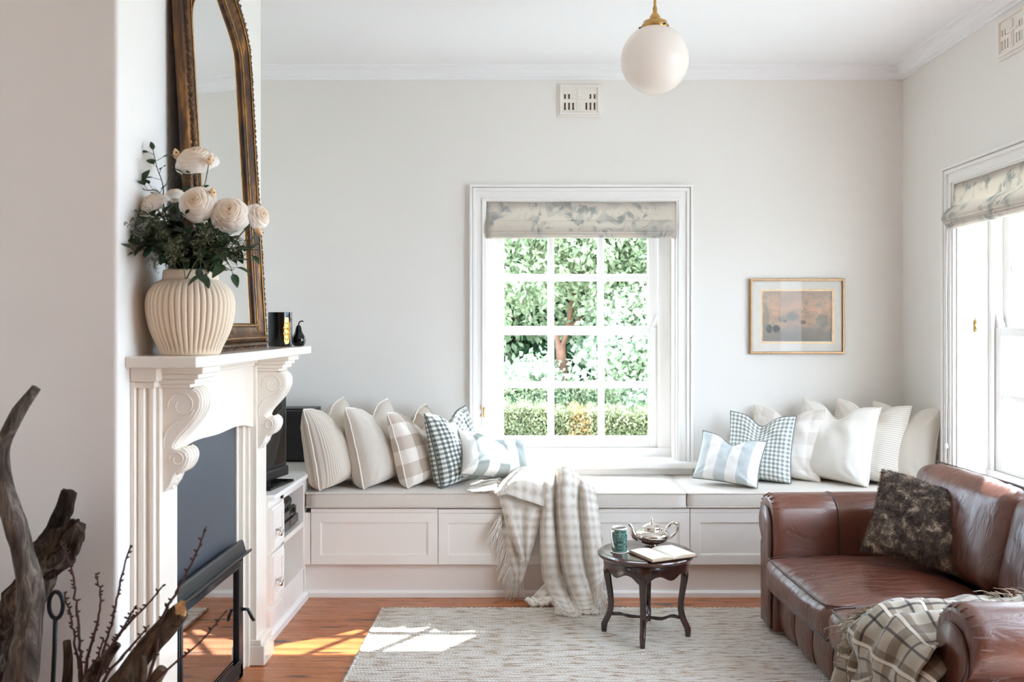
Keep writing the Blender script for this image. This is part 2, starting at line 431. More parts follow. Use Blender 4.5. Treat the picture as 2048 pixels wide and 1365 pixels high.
def mk_throw():
    def fn(m, v, s):
        per = .05
        a = m.math('SINE', m.math('MULTIPLY', s[0], 2*math.pi/per)); b = m.math('SINE', m.math('MULTIPLY', s[1], 2*math.pi/per))
        k = m.math('ADD', m.math('MULTIPLY', m.math('ADD', a, b), .15), .5)
        k = m.math('ADD', k, m.math('MULTIPLY', m.math('SUBTRACT', m.noise(v, 26, 5, .75), .5), .9))
        return m.ramp(k, [(.2, rgb(240, 235, 228)), (.5, rgb(226, 218, 207)), (.85, rgb(196, 184, 169))])
    m = N('mohair_check'); m.bs(Roughness=1., Sheen_Weight=.7, Sheen_Roughness=.4, Specular_IOR_Level=.1)
    v = m.co('UV'); m.bs(Base_Color=fn(m, v, m.sep(v)))
    ob = m.co(); mp = m.n('Mapping', i_Vector=ob); mp.inputs['Scale'].default_value = (1, 1, .35)
    m.bump(m.noise(mp.outputs[0], 150, 5, .75), .55, .006); return m.m
M_throw = mk_throw()
M_fringe = simple('wool_fringe', rgb(232, 224, 213), 1., nsc=60, var=.12, sheen=.5)
def mk_plaid():
    m = N('brown_plaid_wool'); m.bs(Roughness=1., Sheen_Weight=.4, Specular_IOR_Level=.1); v = m.co('UV'); s = m.sep(v)
    c = rgb(160, 149, 134)
    def band(x, per, d, off): return stripe(m, x, per, d, off)
    c1 = m.mix(m.math('MULTIPLY', band(s[0], .125, .30, .1), .6), c, rgb(84, 62, 46))
    c1 = m.mix(m.math('MULTIPLY', band(s[1], .125, .30, .3), .6), c1, rgb(84, 62, 46))
    c1 = m.mix(m.math('MULTIPLY', band(s[0], .125, .07, .55), .8), c1, rgb(34, 28, 26))
    c1 = m.mix(m.math('MULTIPLY', band(s[1], .125, .07, .75), .8), c1, rgb(34, 28, 26))
    c1 = m.mix(m.math('MULTIPLY', band(s[1], .125, .09, .12), .7), c1, rgb(222, 214, 200))
    m.bs(Base_Color=c1); m.bump(m.noise(v, 350, 3), .4, .002); return m.m
M_plaid = mk_plaid()
M_plaidf = simple('plaid_fringe', rgb(158, 142, 122), 1., nsc=50, var=.5)
def mk_fur():
    m = N('mottled_fur'); v = m.co(); n1 = m.noise(v, 24, 4, .7, .4); n2 = m.noise(v, 120, 3)
    k = m.math('ADD', m.math('MULTIPLY', n1, .8), m.math('MULTIPLY', n2, .2))
    c = m.ramp(k, [(.34, rgb(44, 34, 30)), (.48, rgb(88, 70, 60)), (.56, rgb(140, 120, 102)), (.64, rgb(224, 206, 182))])
    m.bs(Base_Color=c, Roughness=.75, Sheen_Weight=.3, Specular_IOR_Level=.25); return m.m
M_fur = mk_fur()
def mk_mug():
    m = N('patterned_mug_glaze'); v = m.co(scale=(1, 1, 1)); s = m.sep(v)
    ax = m.math('ABSOLUTE', s[0]); cv = m.n('CombineXYZ', i_X=ax, i_Y=s[1], i_Z=s[2]).outputs[0]
    n1 = m.noise(cv, 55, 2, .5, 2.); n2 = m.vor(cv, 85)
    c = m.ramp(n1, [(.38, rgb(28, 62, 62)), (.47, rgb(52, 104, 96)), (.55, rgb(120, 158, 142)), (.62, rgb(44, 84, 80))])
    c = m.mix(m.ramp(n2, [(.12, gray(1)), (.2, gray(0))]), c, rgb(128, 66, 50))
    m.bs(Base_Color=c, Roughness=.12, Coat_Weight=.5); return m.m
M_mug = mk_mug()
M_china = simple('white_china', rgb(238, 236, 230), .12, nsc=5)
M_paper = simple('book_paper', rgb(240, 232, 220), .85, nsc=40, var=.02)
M_pageedge = simple('page_edges', rgb(206, 184, 158), .9, nsc=300, var=.2)
M_bookcover = simple('dark_book_cover', rgb(70, 46, 38), .6)
M_mat = simple('picture_mount', rgb(240, 234, 224), .8)
def mk_art():
    m = N('faded_landscape_print'); v = m.co('UV'); s = m.sep(v)
    y = s[1]; n1 = m.noise(v, 6, 5, .6, .5); n2 = m.noise(v, 9, 5, .7)
    yy = m.math('ADD', y, m.math('MULTIPLY', m.math('SUBTRACT', n1, .5), .35))
    c = m.ramp(yy, [(.0, rgb(142, 132, 122)), (.22, rgb(160, 148, 136)), (.38, rgb(206, 176, 150)), (.48, rgb(196, 164, 138)), (.62, rgb(224, 184, 154)), (.85, rgb(206, 178, 156)), (1., rgb(196, 172, 154))])
    c = m.mix(m.ramp(n2, [(.48, gray(0)), (.62, gray(.55))]), c, rgb(136, 142, 138))
    def blob(cx, cy, rx, ry, st, col):
        nonlocal c
        dx = m.math('DIVIDE', m.math('SUBTRACT', s[0], cx), rx); dy = m.math('DIVIDE', m.math('SUBTRACT', y, cy), ry)
        d = m.math('ADD', m.math('MULTIPLY', dx, dx), m.math('MULTIPLY', dy, dy))
        d = m.math('ADD', d, m.math('MULTIPLY', m.math('SUBTRACT', n2, .5), 1.6))
        c = m.mix(m.ramp(d, [(.5, gray(st)), (1., gray(0))]), c, col)
    dk = rgb(70, 78, 80); tl = rgb(118, 132, 130)
    blob(.1, .27, .05, .09, .85, dk); blob(.2, .27, .06, .08, .85, dk); blob(.28, .45, .06, .06, .6, tl)
    blob(.43, .5, .1, .1, .6, tl); blob(.33, .41, .03, .03, .7, dk); blob(.58, .39, .05, .04, .6, dk); blob(.85, .42, .1, .14, .5, tl); blob(.04, .5, .07, .3, .5, tl)
    m.bs(Base_Color=c, Roughness=.7); return m.m
M_art = mk_art()
M_pframe = simple('thin_gilt_frame', rgb(176, 142, 104), .35, metal=.7, nsc=40, var=.15)
M_dark = simple('dark_void', rgb(16, 14, 13), .9)
M_vent = simple('vent_plaster', rgb(232, 227, 219), .6, nsc=10, var=.02)
M_ventback = simple('vent_back_brown', rgb(120, 96, 78), .9, nsc=120, var=.8)
# ================================================================ room shell
YB = 5.457; XR = 2.18; ZC = 2.956; XL = -1.75; YR = -2.2
struct('floor', G().box(XL-.3, XR+.3, YR-.3, YB+.3, -.12, 0), M_floor)
struct('ceiling', G().box(XL-.3, XR+.3, YR-.3, YB+.3, ZC, ZC+.12), M_ceil)
OX0, OX1, OZ0, OZ1 = -.28, .841, .60, 2.167
g = G(); T = .26
g.box(XL-.3, OX0, YB, YB+T, 0, ZC).box(OX1, XR+.3, YB, YB+T, 0, ZC).box(OX0, OX1, YB, YB+T, OZ1, ZC).box(OX0, OX1, YB, YB+T, 0, OZ0)
struct('wall_back', g, M_wall)
WY0, WY1 = 3.65, 4.77
LIGHT_OPENINGS = [(1.75, 3.35, 2.75)]  # unseen opening added in the right wall to let in more sky light
g = G()
g.box(XR, XR+T, WY1, YB, 0, ZC).box(XR, XR+T, WY0, WY1, OZ1, ZC).box(XR, XR+T, WY0, WY1, 0, OZ0)
y1 = WY0
for (a, b, h) in LIGHT_OPENINGS:
    g.box(XR, XR+T, b, y1, 0, ZC).box(XR, XR+T, a, b, h, ZC); y1 = a
g.box(XR, XR+T, YR, y1, 0, ZC)
struct('wall_right', g, M_wall)
struct('wall_left', G().box(XL-T, XL, YR, YB, 0, ZC), M_wall)
g = G()
RO = (.8, 1.9, 2.2)
g.box(XL-T, XR+T, YR-T, YR, 0, ZC)
struct('wall_rear', g, simple('rear_wall_warm_bounce', rgb(190, 148, 100), .9))  # unseen rear wall, its warm colour chosen to bounce warm light on the chimney breast
XW = -1.25; BY0, BY1 = 2.78, 4.25
struct('wall_chimney', G().box(XL, XW, BY0, BY1, 0, ZC), M_wall, bevel=.012, seg=3)
prof = [(0, 2.889), (.01, 2.889), (.012, 2.899), (.03, 2.903), (.05, 2.918), (.058, 2.936), (.066, 2.938), (.07, 2.944), (.098, 2.946), (.1, ZC), (0, ZC)]
struct('trim_1', G().prism([(YB-p, z) for p, z in prof], XL, XR, 'x'), M_ceil)
struct('trim_2', G().prism([(XR-p, z) for p, z in prof], YR, YB, 'y'), M_ceil)
struct('trim_3', G().prism([(XL+p, z) for p, z in prof], BY1, YB, 'y'), M_ceil)

# ---------------------------------------------------------------- windows (built in a local frame, mapped on to a wall)
def mapped(g, f): g.v = [f(*p) for p in g.v]; return g
fB = lambda x, y, z: (OX0+x, YB+y, z)
fR = lambda x, y, z: (XR+y, WY1-x, z)
def ushape(x0, x1, z0, z1, t): return [(x0, z0), (x0, z1), (x1, z1), (x1, z0), (x1-t, z0), (x1-t, z1-t), (x0+t, z1-t), (x0+t, z0)]
def sash(x0, x1, z0, z1, cols, rows, y0, th):
    g = G(); 
    xs = [x0]+[c for p in cols for c in p]+[x1]; zs = [z0]+[c for p in rows for c in p]+[z1]
    g.box(xs[0], xs[1], y0, y0+th, z0, z1).box(xs[-2], xs[-1], y0, y0+th, z0, z1)
    g.box(xs[1], xs[-2], y0, y0+th, zs[0], zs[1]).box(xs[1], xs[-2], y0, y0+th, zs[-2], zs[-1])
    for i in range(2, len(xs)-2, 2): g.box(xs[i], xs[i+1], y0+.006, y0+th-.006, zs[1], zs[-2])
    for i in range(2, len(zs)-2, 2): g.box(xs[1], xs[-2], y0+.007, y0+th-.007, zs[i], zs[i+1])
    for c in cols:          # glazing beads
        for r in rows: g.frame(c[0]-.001, c[1]+.001, r[0]-.001, r[1]+.001, .006, y0+.012, y0+.024)
    return g
def window(name, f, W, ds, jl, jr, stool_over):
    o = bpy.data.objects.new(name, None); COL.objects.link(o); o['kind'] = 'structure'
    ORG[o.name] = (0, 0, 0)
    g = G(); a = .092
    g.prism(ushape(-a, W+a, .642, OZ1+a+.005, a+.002), -.018, 0, 'y')
    g.prism(ushape(-a-.004, W+a+.004, .642, OZ1+a+.009, .016), -.04, -.018, 'y')
    g.prism(ushape(-a+.014, W+a-.014, .642, OZ1+a-.009, .02), -.03, -.018, 'y')
    g.prism(ushape(-.024, W+.024, .642, OZ1+.024, .014), -.026, -.018, 'y')
    obj('architrave', mapped(g, f), M_frame, o, bevel=.004)
    g = G()
    g.box(0, .012, 0, ds+.1, OZ0, OZ1).box(W-.012, W, 0, ds+.1, OZ0, OZ1).box(0, W, 0, ds+.1, OZ1-.012, OZ1)
    g.box(.012, jl, ds-.004, ds+.1, OZ0, OZ1).box(W-jr, W-.012, ds-.004, ds+.1, OZ0, OZ1).box(jl, W-jr, ds-.004, ds+.1, 2.09, OZ1)
    g.box(.012, jl+.012, ds-.02, ds-.004, OZ0, 2.1).box(W-jr-.012, W-.012, ds-.02, ds-.004, OZ0, 2.1)
    g.box(0, W, ds-.03, ds+.22, OZ0, .70)
    obj('window_frame', mapped(g, f), M_frame, o, bevel=.003)
    x0, x1 = jl, W-jr; st = .062; mw = .031; pw = (x1-x0-2*st-2*mw)/3
    cols = [(x0+st+i*(pw+mw), x0+st+i*(pw+mw)+pw) for i in range(3)]
    for (z0, z1, rows, yy, nm) in ((.70, 1.43, [(.765, 1.064), (1.094, 1.386)], ds, 'sash'), (1.385, 2.09, [(1.43, 1.715), (1.75, 2.04)], ds+.046, 'sash')):
        s = obj(nm, mapped(sash(x0+.001, x1-.001, z0+.001, z1, cols, rows, yy, .042), f), M_frame, o, bevel=.003)
        g = G()
        for c in cols:
            for r in rows: g.add([(c[0]-.002, yy+.02, r[0]-.002), (c[1]+.002, yy+.02, r[0]-.002), (c[1]+.002, yy+.02, r[1]+.002), (c[0]-.002, yy+.02, r[1]+.002)], [(0, 1, 2, 3)])
        obj('glass', mapped(g, f), M_glass, s)
    g = G()
    for xa, sg in ((x0+.004, 1), (x1-.004, -1)):
        pl = [(xa, 1.43), (xa, 1.50), (xa+sg*.012, 1.50), (xa+sg*.02, 1.47), (xa+sg*.034, 1.45), (xa+sg*.036, 1.43)]
        g.prism(pl, ds+.004, ds+.036, 'y')
    obj('sash_horn', mapped(g, f), M_frame, o, bevel=.002)
    g = G(); so = stool_over
    pr = [(-.065, .602), (-.072, .61), (-.075, .622), (-.072, .636), (-.062, .643), (ds-.02, .65), (ds-.02, .60), (0, .60)]
    g.prism(pr, -a-so, W+a+so, 'x')
    g.prism([(-.03, .602), (-.022, .59), (-.018, .56), (0, .56), (0, .602)], -a, W+a, 'x')
    obj('window_sill', mapped(g, f), M_frame, o, bevel=.003)
    return o
w1 = window('window_1', fB, 1.121, .15, .033, .078, .025)
w2 = window('window_2', fR, 1.12, .18, .033, .05, .025)

# roman blinds
def blind(f, label, fall, with_cord, z_mid, W):
    top = f(W/2, -.01, 2.16)
    t = thing('roman_blind', label, 'blind', top, group=None)
    rows = []
    prof = [(-.006, 2.165), (-.012, 2.12), (-.02, 2.06), (-.03-fall*.3, z_mid+.05), (-.038-fall*.6, z_mid+.015), (-.04-fall*.6, z_mid), (-.03-fall*.5, z_mid-.008), (-.012, z_mid-.002)]
    for (y, z) in catmull(prof, 26):
        rows.append([(x, y+.002*math.sin(x*9), z+.0015*math.sin(x*14)) for x in np.linspace(.002, W-.002, 30)])
    g = G().grid(rows)
    # turned return at both ends
    obj('blind_panel', mapped(g, f), M_blind, t, smooth=True, solid=.004)
    for s_ in (0, 1):
        g = G(); xx = .004 if s_ == 0 else W-.004
        r2 = []
        for (y, z) in catmull(prof[:6], 16): r2.append([(xx, y, z), (xx, min(-.002, y*.2), z)])
        g.grid(r2)
        obj('side_return', mapped(g, f), M_blind, t, smooth=True, solid=.003)
    for k in range(3):
        z0 = z_mid-.012-k*.013; y0 = -.036-fall*.5+k*.008
        pr = [(y0+.03, z0+.02), (y0+.006, z0+.016), (y0-.002, z0+.004), (y0, z0-.004), (y0+.008, z0-.008), (y0+.03, z0-.006)]
        rows = [[(x, y+.002*math.sin(x*8+k), z+.001*math.sin(x*(3+k)+k*2)) for x in np.linspace(.001, W-.001, 24)] for (y, z) in catmull(pr, 14)]
        obj('blind_fold', mapped(G().grid(rows), f), M_blind, t, smooth=True, solid=.003)
    obj('head_rail', mapped(G().box(.01, W-.01, -.002, .03, 2.13, 2.165), f), M_frame, t)
    if with_cord:
        g = G().tube([f(-.02, -.035, 2.16), f(-.012, -.045, 1.6), f(-.008, -.045, 1.1), f(-.014, -.045, .83)], .0022, 6)
        c = obj('pull_cord', g, M_cord, t, smooth=True)
        g = G().lathe([(.001, -.016), (.008, -.014), (.0095, -.004), (.005, .012), (.001, .014)], f(-.014, -.045, .82), 12)
        g.tube([f(-.014, -.045, .81), f(-.02, -.045, .76), f(-.012, -.045, .70)], .002, 6)
        obj('cord_weight', g, M_frame, c, smooth=True)
blind(fB, 'floral linen roman blind folded up over the window with garden view', 0., False, 2.0, 1.121)
blind(fR, 'floral linen roman blind with a hanging pull cord, over the bright side window', .06, True, 1.985, 1.12)
# cord hooks
def hook(f, x, y, z, nx, label):
    c = f(x, y, z); t = thing('cord_hook', label, 'hook', c)
    pts = [f(x, y, z+.012), f(x+nx*.012, y, z+.016), f(x+nx*.018, y-.004, z+.028), f(x+nx*.02, y-.01, z+.04)]
    pt2 = [f(x, y, z-.012), f(x+nx*.014, y, z-.014), f(x+nx*.022, y-.004, z-.026)]
    g = G().tube([f(x, y, z-.03), f(x+nx*.002, y, z), f(x, y, z+.03)], .006, 8).tube(pts, .003, 6).tube(pt2, .003, 6)
    obj('hook_body', g, M_brass, t, smooth=True)
hook(fR, .014, .09, 1.44, 1, 'small brass cleat hook on the white reveal of the side window')
hook(fB, -.012, -.022, .93, -1, 'tiny brass cleat on the frame left of the garden window')

# ---------------------------------------------------------------- ceiling vents
def vent(label, f, flip=1):
    t = thing('wall_vent', label, 'vent', f(0, 0, 0), group=None)
    W, H = .262, .2
    g = G(); g.frame(-W/2, W/2, 0, H, .018, -.012, 0).frame(-W/2+.012, W/2-.012, .012, H-.012, .016, -.022, -.004)
    obj('vent_surround', mapped(g, f), M_vent, t, bevel=.004)
    g = G(); g.box(-W/2+.02, W/2-.02, -.003, 0, .02, H-.02)
    obj('vent_back_plane', mapped(g, f), M_ventback, t)  # flat mottled brown plane behind the slots
    xs = sorted([-.093, -.069, -.045, .033, .057, .081]); sw = .0085
    g = G(); y0, y1 = -.012, -.003; xa, xb = -W/2+.025, W/2-.025
    def row(z0, z1, cols):
        x = xa
        for c in cols: g.box(x, c, y0, y1, z0, z1); x = c+sw+.002
        g.box(x, xb, y0, y1, z0, z1)
    g.box(xa, xb, y0, y1, .025, .042)
    row(.042, .085, xs); g.box(xa, xb, y0, y1, .085, .107); row(.107, .135, [xs[0], xs[1], xs[4], xs[5]]); g.box(xa, xb, y0, y1, .135, H-.025)
    # raised cross-shaped moulding
    g.box(-.018, .016, -.017, -.012, .032, .105).box(-.045, .043, -.017, -.012, .105, .118).box(-.014, .012, -.019, -.012, .118, .16)
    g.box(-.008, .006, -.02, -.012, .045, .1)
    obj('vent_grille', mapped(g, f), M_vent, t, bevel=.0015)
vb = P(1159.5, 235, YB)
vent('plaster vent grille high on the wall above the garden window', lambda x, y, z: (vb[0]+x, YB+y, vb[2]+z))
vent('plaster vent grille high on the right hand wall, cut by the picture edge', lambda x, y, z: (XR+y, 4.19-x, 2.672+z))

# ---------------------------------------------------------------- mantelpiece
MC = 3.485
mp = thing('mantelpiece', 'cream painted mantelpiece with scroll brackets around the fireplace', 'mantelpiece', (XW, MC, 0))
ZS = 1.35
g = G().prism([(XW, 2.83), (-1.033, 2.83), (-1.013, 2.87), (-1.013, 4.22), (-1.02, 4.225), (XW, 4.225)], ZS-.036, ZS, 'z')
obj('mantel_shelf', g, M_cream, mp, bevel=.005, seg=3)
def pil(sg):
    pl = [(-1.25, 2.865), (-1.236, 2.865), (-1.236, 2.885), (-1.226, 2.878), (-1.214, 2.882), (-1.212, 2.895), (-1.204, 2.898), (-1.198, 2.89), (-1.188, 2.892), (-1.186, 2.905), (-1.174, 2.905), (-1.174, 3.05), (-1.25, 3.05)]
    pl = [(x, y if sg > 0 else 2*MC-y) for x, y in pl]
    obj('pilaster', G().prism(pl, 0, 1.27, 'z'), M_cream, mp, bevel=.002)
    def Yb(a, b): return (a, b) if sg > 0 else (2*MC-b, 2*MC-a)
    y0, y1 = Yb(2.88, 3.06)
    g = G().box(XW, -1.138, y0+.003, y1 if sg > 0 else 4.06, 0, .085).box(XW, -1.152, y0+.006, y1-.01, .085, .11)
    obj('plinth_block', g, M_cream, mp, bevel=.006, seg=3)
    g = G()
    y0, y1 = Yb(2.895, 3.055)
    for x1, z0, z1, e in ((-1.034, 1.292, 1.314, .0), (-1.05, 1.276, 1.292, .006), (-1.062, 1.26, 1.276, .01), (-1.08, 1.247, 1.26, .016)):
        g.box(-1.2, x1, y0+e, y1-e, z0, z1)
    obj('capital', g, M_cream, mp, bevel=.004, seg=3)
    y0, y1 = Yb(2.862, 2.905)
    g = G().box(XW, -1.165, y0, y1, 1.27, 1.314).box(XW, -1.175, y0+.008, y1-.0, 1.25, 1.27)
    obj('side_capital', g, M_cream, mp, bevel=.005, seg=3)
    # scroll bracket
    pts = [(0, 0), (.07, 0), (.096, -.004), (.112, -.016), (.12, -.036), (.118, -.062), (.1, -.098), (.075, -.128), (.05, -.155), (.036, -.175), (.031, -.19), (.04, -.196), (.06, -.197), (.074, -.206), (.079, -.222), (.073, -.243), (.06, -.26), (.042, -.27), (.034, -.285), (.026, -.305), (.012, -.325), (0, -.335)]
    b0, b1 = Yb(2.93, 3.03)
    bx = -1.176; bz = 1.247
    br = obj('scroll_bracket', G().prism([(bx+a, bz+b) for a, b in pts], b0, b1, 'y'), M_cream, mp, bevel=.004, seg=2)
    g = G()
    def spiral(cx, cz, r0, turns, a0, n, yy, tail=None, dirn=1):
        pp = []
        for i in range(n):
            t = i/(n-1); a = a0+dirn*t*turns*2*math.pi; r = r0*(1-.62*t)
            pp.append((bx+cx+r*math.cos(a), yy, bz+cz+r*math.sin(a)))
        if tail: pp = [(bx+a, yy, bz+b) for a, b in tail]+pp
        g.tube(pp, .0028, 6)
    for yy in (b0, b1):
        spiral(.062, -.056, .046, 1.15, R(190), 30, yy, [(.004, -.165), (.014, -.12), (.04, -.09)] if False else None, -1)
        g.tube([(bx+a, yy, bz+b) for a, b in catmull([(.004, -.19), (.006, -.16), (.02, -.13), (.05, -.105), (.085, -.09), (.1, -.07)], 16)], .0028, 6)
        spiral(.046, -.228, .026, 1.1, R(180), 22, yy, None, -1)
    for k in range(4):      # reeds down the front
        yy = b0+(b1-b0)*(k+.5)/4
        g.tube([(bx+a-.002, yy, bz+b) for a, b in catmull(pts[2:11], 30)], .0085, 6)
        g.tube([(bx+a-.002, yy, bz+b) for a, b in catmull(pts[12:18], 16)], .009, 6)
    for k in range(3):
        g.sphere((bx+.02-.004*k, (b0+b1)/2, bz-.285-.018*k), .018-.004*k, 8)
        for s2 in (-1, 1): g.sphere((bx+.016-.004*k, (b0+b1)/2+s2*(.026-.006*k), bz-.28-.016*k), .014-.003*k, 8)
    obj('scroll_relief', g, M_cream, br, smooth=True)
pil(1); pil(-1)
n = 24; arch = []
for i in range(n+1):
    t = i/n; y = 3.05+t*.87; arch.append((y, 1.012+.03*math.sin(math.pi*t)+.008*math.sin(3*math.pi*t)))
g = G().prism([(3.05, 1.314)]+arch+[(3.92, 1.314)], XW, -1.188, 'x')
obj('frieze', g, M_cream, mp)
g = G().box(XW, -1.15, 3.055, 3.915, 1.298, 1.314).box(XW, -1.165, 3.055, 3.915, 1.285, 1.298).box(XW, -1.178, 3.055, 3.915, 1.272, 1.285)
obj('bed_moulding', g, M_cream, mp, bevel=.004, seg=3)
g = G().box(XW, -1.215, 3.87, 3.92, 0, 1.04).box(XW, -1.232, 3.845, 3.87, 0, 1.04).box(XW, -1.2, 3.9, 3.92, 0, 1.04)
obj('inner_slip', g, M_cream, mp, bevel=.002); obj('inner_slip', G().box(XW, -1.215, 3.05, 3.07, 0, 1.04), M_cream, mp, bevel=.002)
# heater insert
fi = thing('fireplace_insert', 'black glass-fronted slow combustion heater set in the cream mantelpiece', 'fireplace', (-1.2, 3.46, 0))
Y0, Y1 = 3.085, 3.81
obj('closure_panel', G().box(XW+.001, -1.238, 3.05, 3.88, .5, 1.05), M_slate, fi, label='matt blue grey board closing the fireplace opening above the heater')
g = G().box(-1.245, -1.195, Y0, Y0+.075, 0, .5).box(-1.245, -1.195, Y1-.055, Y1, 0, .5).box(-1.245, -1.195, Y0, Y1, 0, .06).box(-1.245, -1.195, Y0, Y1, .475, .5)
obj('heater_frame', g, M_black, fi, bevel=.004)
g = G()
for k in range(4): g.tube([(-1.194, Y0+.07, .482-.007*k), (-1.194, Y1-.04, .482-.007*k)], .003, 6)
for k in range(5): g.tube([(-1.194, Y0+.07, .03+.012*k), (-1.194, Y1-.04, .03+.012*k)], .0035, 6)
for k in range(3): g.tube([(-1.193, Y0+.01+.018*k, .02), (-1.193, Y0+.01+.018*k, .5)], .004, 6)
obj('frame_ribs', g, M_black, fi, smooth=True)
g = G().prism([(-1.238, .5), (-1.19, .5), (-1.165, .51), (-1.165, .52), (-1.19, .512), (-1.2, .55), (-1.205, .556), (-1.215, .556), (-1.22, .52), (-1.238, .52)], Y0, Y1+.02, 'y')
obj('hood_rail', g, M_black, fi, bevel=.002)
obj('heater_glass', G().box(-1.212, -1.208, Y0+.07, Y1-.05, .06, .476), M_fireglass, fi)
obj('latch', G().tube([(-1.195, Y1-.02, .28), (-1.175, Y1-.005, .275), (-1.16, Y1+.0, .24), (-1.155, Y1+.01, .225)], .007, 8), M_black, fi, smooth=True)

# ---------------------------------------------------------------- media cabinet beside the chimney breast
XC = -1.208
mc = thing('media_cabinet', 'white built-in low cabinet with open shelves and two drawers beside the fireplace', 'cabinet', (XC, 4.6, 0))
zt = .638
g = G()
YD = 4.462; YE = 4.872
g.box(XL+.003, XC-.3, 4.252, YB-.002, 0, zt)                     # back block
g.box(XC-.3, XC, 4.252, YD, 0, .13).box(XC-.3, XC-.012, 4.252, YD, .13, zt)
g.box(XC-.3, XC, YD, YE, 0, .165).box(XC-.3, XC, YE-.012, YB-.002, 0, zt).box(XC-.3, XC, YD, YD+.016, .165, zt)
g.box(XC-.3, XC, YD, YE, .385, .41).box(XC-.3, XC, YD, YE, .605, zt)
obj('carcass', g, M_bench, mc, bevel=.002)
obj('cabinet_top', G().box(XL+.003, XC+.02, 4.252, 4.872, zt, .66).box(XL+.003, XC+.0, 4.872, YB-.002, zt, .66), M_white, mc, bevel=.003)
for z0, z1 in ((.40, .60), (.155, .385)):
    g = G().box(XC-.012, XC+.006, 4.255, YD-.01, z0, z1)
    g.frame(4.262, YD-.02, z0+.012, z1-.012, .028, XC+.006, XC+.012, 'x')
    d = obj('drawer', g, M_bench, mc, bevel=.002)
    c = (4.255+YD)/2-.06; zc = z0+(z1-z0)*.42
    h = G().tube([(XC+.012, c, zc+.008), (XC+.03, c, zc+.01)], .006, 10).tube([(XC+.032, c-.0, zc-.018), (XC+.036, c, zc), (XC+.032, c, zc+.02)], .009, 10).tube([(XC+.034, c-.032, zc-.006), (XC+.037, c, zc-.002), (XC+.034, c+.032, zc+.0)], [.005, .008, .005], 10)
    obj('handle', h, M_chrome, d, smooth=True, label='polished nickel handle')
obj('skirting_strip', G().prism([(XC, 0), (XC+.022, 0), (XC+.02, .028), (XC+.008, .04), (XC, .04)], 4.03, 4.876, 'y'), M_white, mc, bevel=.001)
# things on it
tv = thing('television', 'flat black television screen standing on the low white cabinet beside the mantelpiece', 'television', (-1.27, 4.5, .66))
a = Vector((-1.245, 4.665, 0)); b = Vector((-1.33, 4.275, 0)); L = (a-b).length; ux = (a-b)/L; nx = Vector((ux.y, -ux.x, 0))
def tf(x, y, z): q = b+ux*x-nx*y; return (q.x, q.y, z)
obj('screen_housing', mapped(G().box(0, L, 0, .045, .705, 1.24), tf), M_black, tv, bevel=.006, seg=3)
obj('screen', mapped(G().box(.02, L-.02, -.002, .002, .755, 1.22), tf), M_blackg, tv)
obj('sound_bar', mapped(G().box(.0, L-.004, -.016, .03, .69, .74), tf), M_black, tv, bevel=.01, seg=3)
obj('stand', mapped(G().prism([(.1, -.07), (L-.02, -.05), (L-.03, .09), (.1, .09)], .66, .672, 'z').box(.14, L-.16, .0, .04, .67, .72), tf), M_blackg, tv, bevel=.002)
sp = thing('loudspeaker', 'black box loudspeaker in the corner behind the television, next to the pillows', 'speaker', (-1.38, 5.36, .66))
obj('speaker_box', G().box(-1.55, -1.25, 5.29, 5.44, .66, .965), M_black, sp, bevel=.004)
obj('speaker_grille', G().box(-1.54, -1.268, 5.27, 5.292, .67, .955), M_black, sp, bevel=.008, seg=3)
def avbox(label, nm, y0, y1, z0, z1, cat, mt):
    t = thing(nm, label, cat, (XC-.12, (y0+y1)/2, z0))
    obj('casing', G().box(XC-.27, XC-.03, y0, y1, z0+.006, z1), mt, t, bevel=.003)
    obj('front_panel', G().box(XC-.03, XC-.022, y0+.003, y1-.003, z0+.01, z1-.004), M_blackg, t, bevel=.001)
    for yy in (y0+.02, y1-.02):
        for xx in (XC-.05, XC-.25): obj('foot', G().lathe([(.01, 0), (.01, .008)], (xx, yy, z0-.0005), 10), M_black, t)
avbox('black disc player at the bottom of the stack on the upper open shelf', 'disc_player', 4.50, 4.84, .41, .465, 'electronics', M_black)
avbox('slim black receiver box resting between the disc player and the coiled case', 'receiver', 4.52, 4.80, .466, .515, 'electronics', M_black)
t = thing('storage_pouch', 'soft black pouch lying on top of the shelf electronics', 'pouch', (XC-.13, 4.65, .516))
g = G(); rbox(g, .2, .22, .055, .025, 8, (XC-.13, 4.65, .5435), (0, 0, .008), .004, 3)
obj('pouch_body', g, M_black, t, smooth=True, weld=True)
obj('strap', G().tube([(XC-.04, 4.6, .54), (XC-.025, 4.65, .56), (XC-.04, 4.72, .54)], .005, 6), M_black, t, smooth=True)

# ---------------------------------------------------------------- window seat
BF = 4.88
ws = thing('window_seat', 'built-in painted bench with recessed panel doors running under the window', 'bench', (.4, BF, 0))
g = G().box(XC, XR-.002, BF+.035, YB-.002, 0, .19).box(XC, XR-.002, BF+.02, YB-.002, .19, .452)
g.box(XC, -1.178, BF, BF+.02, .178, .452)
obj('carcass', g, M_bench, ws, bevel=.002)
xs = [-1.176, -.504, .172, .825, 1.5, 2.175]
for i in range(5):
    x0, x1 = xs[i]+.0015, xs[i+1]-.0015
    dz = 0 if i != 1 else -.003
    g = G().box(x0, x1, BF+.007, BF+.02, .178, .452+dz); 
    g.frame(x0, x1, .178, .452+dz, .052, BF, BF+.008)
    g.frame(x0+.05, x1-.05, .228, .402+dz, .007, BF+.003, BF+.008)
    obj('panel_door', g, M_bench, ws, bevel=.002)
    obj('lid', G().box(x0, x1, BF-.002, YB-.003, .453+dz, .474+dz), M_bench, ws, bevel=.002)
